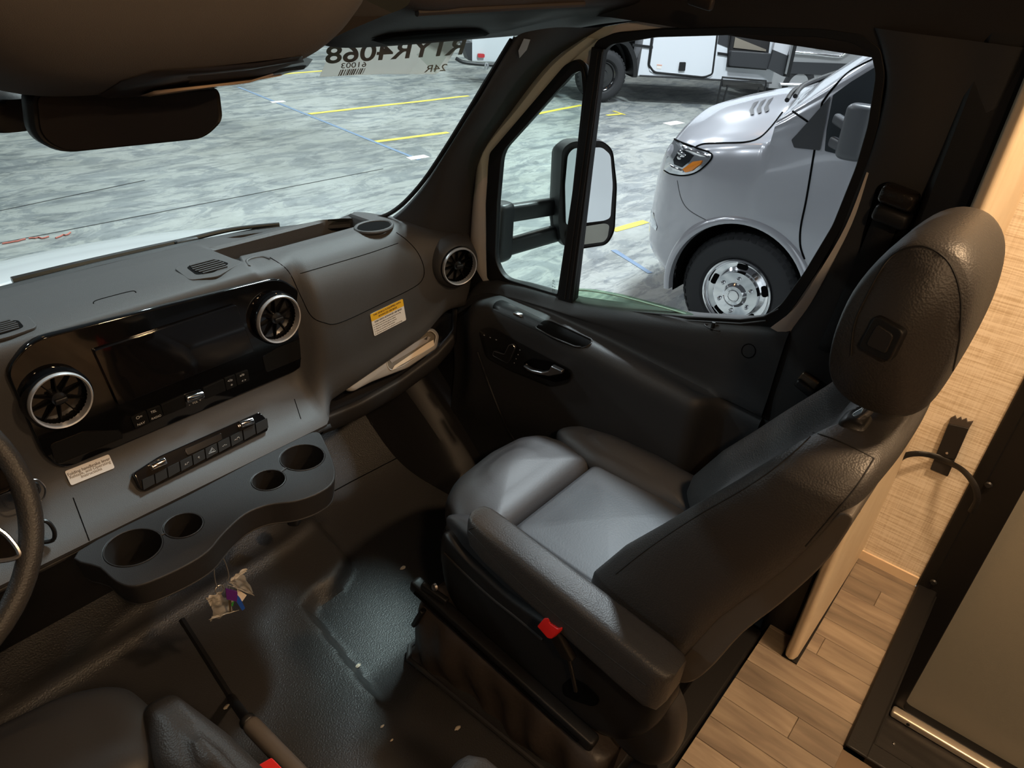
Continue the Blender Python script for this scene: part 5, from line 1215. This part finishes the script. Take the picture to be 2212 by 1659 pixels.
# hood louvres
for k in range(3):
    x0 = 1620+16*k
    patch('hood_louvre', [(x0+8, 224-3*k), (x0+20, 219-4*k), (x0+12, 228-3*k), (x0+8, 236-3*k), (x0+10, 248-4*k), (x0+2, 250-3*k), (x0-1, 240-3*k)], VBV, .006, M('louvre dark', (.05, .05, .055), .4), van, 3)
# mirror of the van
mr = rbar('van_mirror', at(1868, 225, X=3.46), at(1835, 345, X=3.46), (0, 1, 0), .075, .055, M('grey mirror cap', (.07, .072, .08), .4), van, 3.2)
for a, b in (((1805, 255), (1850, 285)), ((1796, 305), (1840, 328))): rbar('van_mirror_arm', at(*a, X=3.60), at(*b, X=3.48), (0, 0, 1), .028, .022, M('grey mirror arm', (.06, .062, .07), .45), van, 3)
# front wheel
fo = Vector((3.655, WY, WZ)); TYRE = M('tyre rubber', (.022, .022, .024), .75, bump=(60, .3))
wh = lathe('front_wheel', [(.225, -.01), (.25, .012), (.31, .018), (.345, .008), (.372, -.012), (WR, -.035), (WR, -.20), (.34, -.22), (.22, -.22)], fo, (-1, 0, 0), TYRE, van, 72); lab(wh, 'black tyre on a chrome wheel')
for i in range(46):
    w = 2*math.pi*i/46; d = Vector((0, math.cos(w), math.sin(w))); s_ = Vector((0, -math.sin(w), math.cos(w)))
    box_c = fo+d*(WR-.010)
    prism('tread_block', [fo+d*(WR-.032)+s_*.014+Vector((-.010, 0, 0)), fo+d*(WR+.002)+s_*.016+Vector((.034, 0, 0)), fo+d*(WR+.002)-s_*.016+Vector((.034, 0, 0)), fo+d*(WR-.032)-s_*.014+Vector((-.010, 0, 0))], Vector((.05, 0, 0)), TYRE, wh, smooth=0)
lathe('rim', [(.228, -.005), (.226, .012), (.216, .014), (.205, .002), (.200, -.02), (.17, -.026), (.150, -.015), (.145, .020), (.10, .022)], fo, (-1, 0, 0), CHROME, wh, 60)
lathe('hub_cover', [(0, .050), (.03, .050), (.032, .054), (.036, .054), (.040, .048), (.060, .046), (.072, .034), (.080, .024), (.145, .020), (.148, .0)], fo, (-1, 0, 0), CHROME, wh, 48)
for i in range(6):
    w = 2*math.pi*i/6+.52; d = Vector((0, math.cos(w), math.sin(w)))
    lathe('lug_nut', [(0, .026), (.008, .024), (.013, .016), (.014, 0)], fo+d*.108+Vector((-.018, 0, 0)), (-1, 0, 0), CHROME, wh, 12)
for i in range(5):
    w = 2*math.pi*i/5+1.5; d = Vector((0, math.cos(w), math.sin(w))); s_ = Vector((0, -math.sin(w), math.cos(w)))
    prism('rim_slot', rnd([fo+d*(.174+a)+s_*b+Vector((.018, 0, 0)) for a, b in ((-.016, -.034), (.018, -.036), (.018, .036), (-.016, .034))], .014), (.02, 0, 0), GAP, wh)
# wheel arch lip and dark wheel house
rows = []
for i in range(41):
    w = -.25+(math.pi+.5)*i/40; d = Vector((0, math.cos(w), math.sin(w))); o0 = Vector((VX-1.0, WY, WZ+.015))
    xx = 0
    rows.append([o0+d*.505+Vector((.012, 0, 0)), o0+d*.485+Vector((-.026, 0, 0)), o0+d*.46+Vector((-.034, 0, 0)), o0+d*.446+Vector((-.030, 0, 0)), o0+d*.442+Vector((.02, 0, 0))])
lab(grid('arch_lip', rows, VANP, van, smooth=60), 'flared wheel arch lip')
rows = [[Vector((VX-.98+.55*j/4, WY, WZ+.015))+Vector((0, math.cos(w), math.sin(w)))*.446 for j in range(5)] for w in (-.3+(math.pi+.6)*i/30 for i in range(31))]
grid('wheel_house', rows, GAP, van); plate('wheel_house_back', circ((VX-.42, WY, WZ), (0, 1, 0), (0, 0, 1), .46, 36), (-1, 0, 0), 0, .01, GAP, van)

# ================================================================== WHITE TRAILER BEHIND
RN2 = Vector((-.62, -.785, 0)).normalized(); RT = Vector((.785, -.62, 0)); RO2 = at(1375, 163, Z=-.20)
rq = lambda x, y, o=0.: at(x, y, P=RO2+RN2*o, N=RN2)
TRW = M('white fibreglass', (.70, .72, .76), .3, coat=.3)
tr = thing('white_trailer', tuple(RO2), 'white travel trailer with a black framed hatch behind the silver van', 'trailer')
def on_plane(u, z, o=0.): return Vector((RO2.x, RO2.y, 0))+RT*u+RN2*o+Vector((0, 0, z))
zlo = -.20; uR = (rq(1668, 170)-RO2).dot(RT)
def boxed(name, u0, u1, z0, z1, d0, d1, mat, par, bevel=0.):
    vs = [on_plane(u, z, d) for d in (d0, d1) for u, z in ((u0, z0), (u1, z0), (u1, z1), (u0, z1))]
    return mesh(name, vs, [(0, 1, 2, 3), (4, 5, 6, 7), (0, 1, 5, 4), (1, 2, 6, 5), (2, 3, 7, 6), (3, 0, 4, 7)], mat, par, [('bevel', bevel, 2)] if bevel else ())
boxed('trailer_body', .02, uR, zlo, 2.6, -2.3, 0, TRW, tr)
boxed('trailer_body_front', -1.42, -1.1, zlo, 2.6, -2.3, 0, TRW, tr)
boxed('trailer_body_top', -1.2, .03, .75, 2.6, -2.3, 0, TRW, tr)
wc = rq(1303, 160); wr_ = .40; wc = on_plane((wc-RO2).dot(RT), GROUND+wr_+.01, -.02)
tw = lathe('trailer_wheel', [(.22, -.02), (.26, .02), (.32, .03), (.365, .015), (wr_-.01, -.01), (wr_, -.04), (wr_, -.22), (.36, -.25), (.2, -.25)], wc, RN2, TYRE, tr, 64)
for i in range(36):
    w = 2*math.pi*i/36; U_, V_, _ = frame_of(RN2); d = U_*math.cos(w)+V_*math.sin(w); s_ = -U_*math.sin(w)+V_*math.cos(w)
    prism('tread_block', [wc+d*(wr_-.03)+s_*.02+RN2*.012, wc+d*(wr_+.008)+s_*.022-RN2*.03, wc+d*(wr_+.008)-s_*.022-RN2*.03, wc+d*(wr_-.03)-s_*.02+RN2*.012], -RN2*.06, TYRE, tw, smooth=0)
lathe('black_rim', [(.225, -.01), (.218, .012), (.20, .0), (.185, -.03), (.10, -.035), (.085, .01), (0, .012)], wc, RN2, M('gloss black rim', (.012, .012, .013), .15, coat=.5), tw, 40)
fl = [rq(x, y) for x, y in ((1240, 60), (1310, 76), (1350, 86), (1365, 105), (1373, 130), (1374, 163), (1368, 164))]
rows = [[p+RN2*.06, p+RN2*.06+(on_plane((wc-RO2).dot(RT), wc.z)-p).normalized()*.07, p+(on_plane((wc-RO2).dot(RT), wc.z)-p).normalized()*.07-RN2*.3] for p in spl(fl, 5)]
grid('fender_flare', rows, BLACKP, tr)
boxed('wheel_well', -1.25, .03, -.2, .78, -1.0, -.34, GAP, tr)
hat = plate('storage_hatch', rnd([rq(*p, .004) for p in ((1418, 40), (1402, 152), (1408, 156), (1530, 168), (1540, 162), (1556, 40))], .03), RN2, -.01, .012, TRW, tr, bevel=.003); lab(hat, 'white storage hatch with black frame')
ho_ = rnd([rq(*p, .004) for p in ((1414, 40), (1401, 140), (1412, 156), (1520, 167), (1538, 160), (1553, 40))], [.01, .03, .06, .06, .04, .01])
tube('hatch_frame', ho_, .022, RUBBER, hat, 8, closed=True)
plate('hatch_latch', rnd([rq(*p, .02) for p in ((1468, 134), (1481, 134), (1479, 153), (1465, 153))], .015), RN2, -.01, .02, BLACKP, hat, bevel=.004)
plate('warning_label', [rq(*p, .018) for p in ((1419, 139), (1430, 140), (1428, 149), (1418, 148))], RN2, 0, .002, WHITEP, hat); plate('label_header', [rq(*p, .021) for p in ((1419, 139), (1430, 140), (1430, 142), (1419, 141))], RN2, 0, .002, M('faded orange', (.75, .35, .25), .6), hat)
for a, b in (((1366, 94), (1410, 99)), ((1550, 112), (1578, 116))): prism('black_belt_strip', [rq(a[0], a[1], .004), rq(b[0], b[1], .004), rq(b[0], b[1]+6, .004), rq(a[0], a[1]+6, .004)], RN2*.012, BLACKP, tr)
tube('lower_edge_strip', [on_plane(.05, zlo, .01), on_plane(uR, zlo, .01)], .015, M('grey rubber'), tr, 6)
# entry opening, folding steps and open door at the trailer's end
DKG = M('dark grey panel', (.035, .036, .04), .5)
plate('graphic_stripe', [rq(*p, .003) for p in ((1488, 70), (1575, 104), (1580, 40), (1490, 40))], RN2, 0, .004, DKG, tr)
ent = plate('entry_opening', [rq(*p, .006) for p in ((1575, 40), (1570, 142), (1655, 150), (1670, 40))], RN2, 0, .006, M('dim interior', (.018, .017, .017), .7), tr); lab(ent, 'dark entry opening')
plate('entry_floor', [rq(*p, .02) for p in ((1584, 103), (1588, 80), (1655, 107), (1654, 111))], RN2, 0, .006, M('tan entry floor', (.22, .19, .15), .6), ent)
prism('entry_step', [rq(*p, .02) for p in ((1574, 108), (1660, 114), (1655, 148), (1572, 141))], RN2*.10, DKG, ent, .01)
tube('entry_frame', [rq(*p, .03) for p in ((1586, 40), (1571, 143), (1655, 149))], .02, RUBBER, ent, 8)
od = prism('open_door', [rq(*p, .10) for p in ((1675, 74), (1712, 74), (1698, 119), (1668, 107))], RN2*.04, M('pale door inner', (.55, .55, .58), .4), tr); lab(od, 'open entry door with a black lower panel')
prism('open_door_lower', [rq(*p, .10) for p in ((1668, 107), (1698, 119), (1689, 164), (1656, 147))], RN2*.045, DKG, od)
prism('door_edge', [rq(*p, .12) for p in ((1715, 60), (1727, 60), (1702, 166), (1690, 164))], RN2*.05, RUBBER, od); prism('door_edge', [rq(*p, .18) for p in ((1716, 60), (1721, 60), (1698, 160), (1694, 159))], RN2*.02, SATIN, od)
# step stool
stl = thing('step_stool', at(1605, 205, Z=GROUND), 'black folding step stool standing below the trailer entry', 'stool')
sO = RO2+RN2*.35; sq = lambda x, y, o=0.: at(x, y, P=sO+RN2*o, N=RN2)
pt = [sq(*p) for p in ((1560, 174), (1645, 181), (1652, 190), (1562, 182))]
prism('stool_top', pt, Vector((0, 0, -.04)), M('stool tread', (.06, .058, .055), .7), stl)
for a, b in (((1560, 170), (1553, 205)), ((1572, 184), (1563, 212)), ((1640, 188), (1637, 200)), ((1654, 184), (1653, 200))): 
    p0 = sq(*a); p1 = Vector((sq(*b).x, sq(*b).y, GROUND)); tube('stool_leg', [p0, p1], .016, BLACKP, stl, 8)
tube('stool_rail', [sq(*p) for p in ((1560, 186), (1560, 167), (1655, 175), (1654, 186))], .016, BLACKP, stl, 8)
# silver motorhome tail with a dark band behind it
SN = RN2; SO_ = at(1720, 192, Z=-.35)+Vector((.7, -.4, 0)); sv = lambda x, y, o=0.: at(x, y, P=SO_+SN*o, N=SN)
smh = thing('silver_camper', tuple(SO_), 'silver camper with a wide dark band at the right of the side window', 'camper')
SILV = M('silver panel', (.50, .50, .51), .25, .6)
b0_ = [sv(*p) for p in ((1688, 40), (1660, 190), (2000, 214), (2060, 40))]
prism('camper_side', b0_, -SN*2.2, SILV, smh)
prism('dark_band', [sv(*p) for p in ((1702, 133), (1694, 158), (1900, 168), (1900, 140))], SN*.02, DKG, smh)
tube('chrome_moulding', spl([sv(*p, .02) for p in ((1712, 113), (1760, 117), (1808, 122), (1822, 118), (1850, 98))], 5), .03, CHROME, smh, 10)
tube('lower_moulding', [sv(*p, .02) for p in ((1684, 182), (1780, 185), (1900, 189))], .03, SATIN, smh, 8)
for k in range(9): x = 1738+8*k; plate('badge_mark', [sv(*p, .004) for p in ((x, 94+k*1.1), (x+5, 94.5+k*1.1), (x+4, 100+k*1.1), (x-1, 99.5+k*1.1))], SN, 0, .004, M('badge grey', (.36, .36, .37), .3, .7), smh)
plate('badge_mark', [sv(*p, .004) for p in ((1762, 105), (1777, 107), (1777, 109), (1762, 107))], SN, 0, .004, CHROME, smh)
lathe('camper_wheel', [(.2, 0), (.30, .02), (.34, -.02), (.34, -.2), (.2, -.2)], Vector((sv(1720, 200).x, sv(1720, 200).y, GROUND+.34)), SN, TYRE, smh, 40)
for x in (1740, 1800, 1860): p_ = sv(x, 195, -.3); tube('camper_support', [p_, Vector((p_.x, p_.y, GROUND))], .06, BLACKP, smh, 8)
# trailer seen through the windshield
wt = thing('white_caravan', at(1060, 125, Z=-.25), 'white caravan tail with a red side lamp beyond the windshield', 'caravan')
WO = at(1060, 128, Z=-.25); WN2 = Vector((-.55, -.83, 0)).normalized(); wq = lambda x, y, o=0.: at(x, y, P=WO+WN2*o, N=WN2)
prism('caravan_body', [wq(*p) for p in ((1020, 40), (1020, 131), (1104, 135), (1112, 40))], -WN2*.7, TRW, wt)
prism('dark_tail', [wq(*p) for p in ((1000, 94), (1020, 92), (1020, 132), (1012, 130))], -WN2*.3, DKG, wt)
lab(plate('red_lamp', rnd([wq(*p, .01) for p in ((1031, 115), (1046, 116), (1046, 124), (1032, 124))], .02), WN2, 0, .03, M('red lamp lens', (.55, .03, .04), .2, coat=.4), wt), 'red side lamp')
tube('bumper_tube', spl([wq(*p, .05) for p in ((985, 126), (1000, 134), (1030, 138), (1062, 140), (1120, 142))], 4), .03, BLACKP, wt, 8)
lathe('hitch_ball', [(0, .05), (.04, .04), (.05, 0), (.03, -.05)], wq(1051, 142, .06), (0, 0, 1), SATIN, wt, 16)
p_ = wq(1110, 140, -.4); tube('jack_leg', [p_, Vector((p_.x, p_.y, GROUND))], .05, BLACKP, wt, 8)

# ================================================================== SMALL THINGS IN THE CAB
# document pouch in the tray under the airbag cover
GREYV = M('grey vinyl', (.36, .345, .335), .5, bump=(300, .15))
pou = thing('document_pouch', at(800, 830, Y=1.33), 'grey document pouch with papers lying in the dashboard tray', 'pouch')
TPl = Vector((0, 1.315, 0)); tN = Vector((-.10, -.78, .60)).normalized(); tO = at(850, 775, Y=1.325)
tq = lambda x, y, o=0.: at(x, y, P=tO+tN*o, N=tN)
ol = rnd([tq(*p) for p in ((745, 832), (800, 782), (915, 712), (936, 708), (949, 722), (944, 752), (880, 795), (800, 826), (762, 846), (748, 844))], .012)
c0 = sum(ol, Vector())/len(ol); rows = []
for d, k in ((-.012, .96), (-.004, 1.0), (.004, .98), (.007, .9), (.010, .7), (.012, .3), (.012, .02)): rows.append([c0+(p-c0)*k+tN*d for p in ol])
grid('sleeve', rows, GREYV, pou, cv=True, caps=True, smooth=60)
win = rnd([tq(*p, .0125) for p in ((834, 776), (850, 762), (915, 718), (932, 714), (943, 724), (938, 746), (870, 790), (845, 800), (838, 794))], .008)
plate('clear_window', win, tN, 0, .001, CLEAR, pou)
tube('window_edge', win, .0014, M('clear edge', (.6, .58, .56), .25), pou, 6, closed=True)
plate('document', [tq(*p, .0132) for p in ((846, 800), (852, 790), (922, 742), (936, 734), (938, 746), (905, 766))], tN, 0, .0012, M('cream paper', (.86, .74, .60), .7), pou)
plate('leaflet', [tq(*p, .0128) for p in ((838, 772), (920, 727), (930, 728), (924, 738), (846, 784))], tN, 0, .0008, M('grey print', (.30, .28, .28), .6), pou)
plate('printed_arrow', [tq(*p, .0145) for p in ((916, 733), (924, 726), (922, 734))], tN, 0, .0006, INK, pou)
# bunch of keys hanging under the tray
ky = thing('key_bunch', at(483, 1205, Y=1.12), 'bunch of tagged keys in a clear bag hanging below the cup tray', 'keys')
kq = lambda x, y, o=0.: at(x, y, Y=1.10-o)
tube('wire_loop', spl([kq(x, y) for x, y in ((470, 1200), (464, 1215), (463, 1240), (467, 1262), (474, 1270))], 6)+[], .0012, M('steel wire', (.55, .52, .48), .35, .8), ky, 8)
tube('wire_loop', spl([kq(x, y) for x, y in ((466, 1204), (476, 1199), (485, 1212), (492, 1232), (494, 1246), (491, 1254))], 6), .0012, M('steel wire'), ky, 8)
tube('split_ring', circ(kq(474, 1273), (1, 0, 0), (0, .3, 1), .009, 24), .0014, M('steel wire'), ky, 8, closed=True)
def crumple(name, px, mat, o, amp, seed, n=9):
    """thin crumpled bag piece spanned between four pixels"""
    R_ = random.Random(seed); A, B, C2, D2 = [kq(*p, o) for p in px]; rows = []
    for i in range(n):
        u = i/(n-1); rw = []
        for j in range(n):
            v = j/(n-1); p = (A*(1-u)+B*u)*(1-v)+(D2*(1-u)+C2*u)*v; rw.append(p+Vector((R_.uniform(-.3, .3), R_.uniform(-1, 1), R_.uniform(-.3, .3)))*amp)
        rows.append(rw)
    return grid(name, rows, mat, ky, mods=[('solid', .0006), ('sub', 1)], smooth=80)
BAG = M('clear bag film', (.50, .47, .42), .25, alpha=.38, coat=.4)
BAGE = M('clear bag film thick', (.62, .57, .50), .3, alpha=.75, coat=.4)
crumple('bag', [(460, 1292), (505, 1290), (502, 1322), (454, 1345)], BAG, .006, .006, 1)
crumple('bag', [(445, 1292), (478, 1276), (484, 1298), (456, 1312)], BAGE, .003, .006, 2)
crumple('bag_fold', [(450, 1340), (458, 1332), (500, 1322), (518, 1318)], BAGE, .008, .003, 3)
crumple('bag', [(496, 1248), (534, 1228), (530, 1236), (500, 1262)], BAGE, .004, .005, 4)
crumple('bag', [(490, 1258), (528, 1240), (550, 1284), (520, 1272)], BAG, .008, .006, 5)
crumple('bag_fold', [(488, 1262), (510, 1268), (548, 1284), (550, 1288)], BAGE, .011, .003, 6)
lab(plate('key_tag', rnd([kq(*p, .012) for p in ((487, 1272), (510, 1272), (508, 1291), (488, 1291))], .002), (-.3, -.9, .2), -.003, .003, M('purple plastic', (.11, .02, .20), .35), ky), 'purple key tag')
lab(plate('key_tag', rnd([kq(*p, .006) for p in ((509, 1281), (517, 1288), (526, 1306), (520, 1312), (506, 1292))], .002), (-.3, -.9, .2), -.002, .002, M('blue plastic', (.02, .09, .48), .35), ky), 'blue key tag')
lab(plate('paper_label', [kq(*p, .004) for p in ((512, 1272), (530, 1280), (521, 1294), (511, 1284))], (-.3, -.9, .2), -.001, .001, M('cream paper'), ky), 'small cream paper label')
lab(plate('key_tag', [kq(*p, .005) for p in ((502, 1294), (506, 1294), (502, 1308), (499, 1307))], (-.3, -.9, .2), -.001, .001, M('green plastic', (.04, .30, .05), .4), ky), 'green sliver of a tag')
kb_ = plate('key_blade', rnd([kq(*p, .013) for p in ((493, 1291), (499, 1291), (497, 1318), (494, 1318))], .001), (-.3, -.9, .2), -.001, .001, M('brass key', (.75, .62, .40), .3, 1.), ky)
rbar('lighter_socket', at(632, 1128, Y=1.28), at(640, 1118, Y=1.30), (0, 0, 1), .014, .016, BLACKP, dash)
# webbing strap holder on the linen wall
sx = 1.198
sh_ = thing('strap_holder', at(2045, 990, X=sx), 'black ribbed clip holding a loose cable tie on the linen wall', 'strap')
xq = lambda x, y, o=0.: at(x, y, X=sx-o)
plate('clip_body', rnd([xq(*p) for p in ((2050, 912), (2095, 922), (2065, 990), (2022, 982))], .004), (-1, 0, 0), -.002, .010, BLACKP, sh_, bevel=.002)
plate('clip_foot', rnd([xq(*p, .002) for p in ((2022, 982), (2064, 992), (2048, 1028), (2010, 1012))], .003), (-1, 0, 0), -.004, .006, DASHD, sh_, bevel=.002)
plate('clip_head', [xq(*p, .0) for p in ((2054, 902), (2064, 897), (2067, 905), (2076, 900), (2078, 907), (2088, 903), (2090, 911), (2103, 909), (2093, 926), (2049, 915))], (-1, 0, 0), -.001, .007, M('greyed velcro', (.06, .05, .045), .8), sh_)
lathe('rivet', [(0, .003), (.003, .003), (.0035, 0)], xq(2046, 978, .011), (-1, 0, 0), CHROME, sh_, 14)
rib = spl([xq(x, y, o) for x, y, o in ((1936, 997, .012), (1955, 984, .03), (1985, 980, .03), (2020, 986, .012), (2052, 1000, .012), (2082, 1018, .04), (2105, 1048, .06), (2111, 1080, .06), (2098, 1106, .05))], 6)
tube('tie_band', rib, .008, BLACKP, sh_, 8, flat=((-1, 0, 0), .35))
# crumbs and lint on the mat
CR = M('pale crumb', (.60, .52, .42), .8)
crumbs = [((870, 1228), 'white crumpled lint scrap lying before the passenger seat'), ((772, 1440), 'pale crumb at the edge of the centre platform'), ((904, 1443), 'pale curl of lint beside the seat skirt piping'), ((988, 1574), 'pale wood chip on the mat below the skirt'), ((826, 1570), 'tiny tan crumb near the bottom of the mat'), ((846, 1600), 'tiny round crumb near the driver armrest tip'), ((490, 1528), 'pale crumbs beside the handbrake rod')]
for i, ((x, y), lb) in enumerate(crumbs):
    p = on(CFB, x, y, .003)
    if not p: continue
    R_ = random.Random(i); s_ = (.007, .006, .005, .006, .0035, .003, .006)[i]
    rows = []
    for a in range(6):
        rows.append([p+Vector((s_*1.3*math.cos(math.pi*a/5)+R_.uniform(-.3, .3)*s_, s_*math.sin(math.pi*a/5)*math.cos(w)*R_.uniform(.5, 1.1), abs(s_*.7*math.sin(math.pi*a/5)*math.sin(w))*R_.uniform(.4, 1)-.001)) for w in (2*math.pi*k/7 for k in range(7))])
    tag(grid('crumb', rows, CR, None, cv=True, caps=True, smooth=0), lb, 'crumb', 'crumbs on the cab mat')
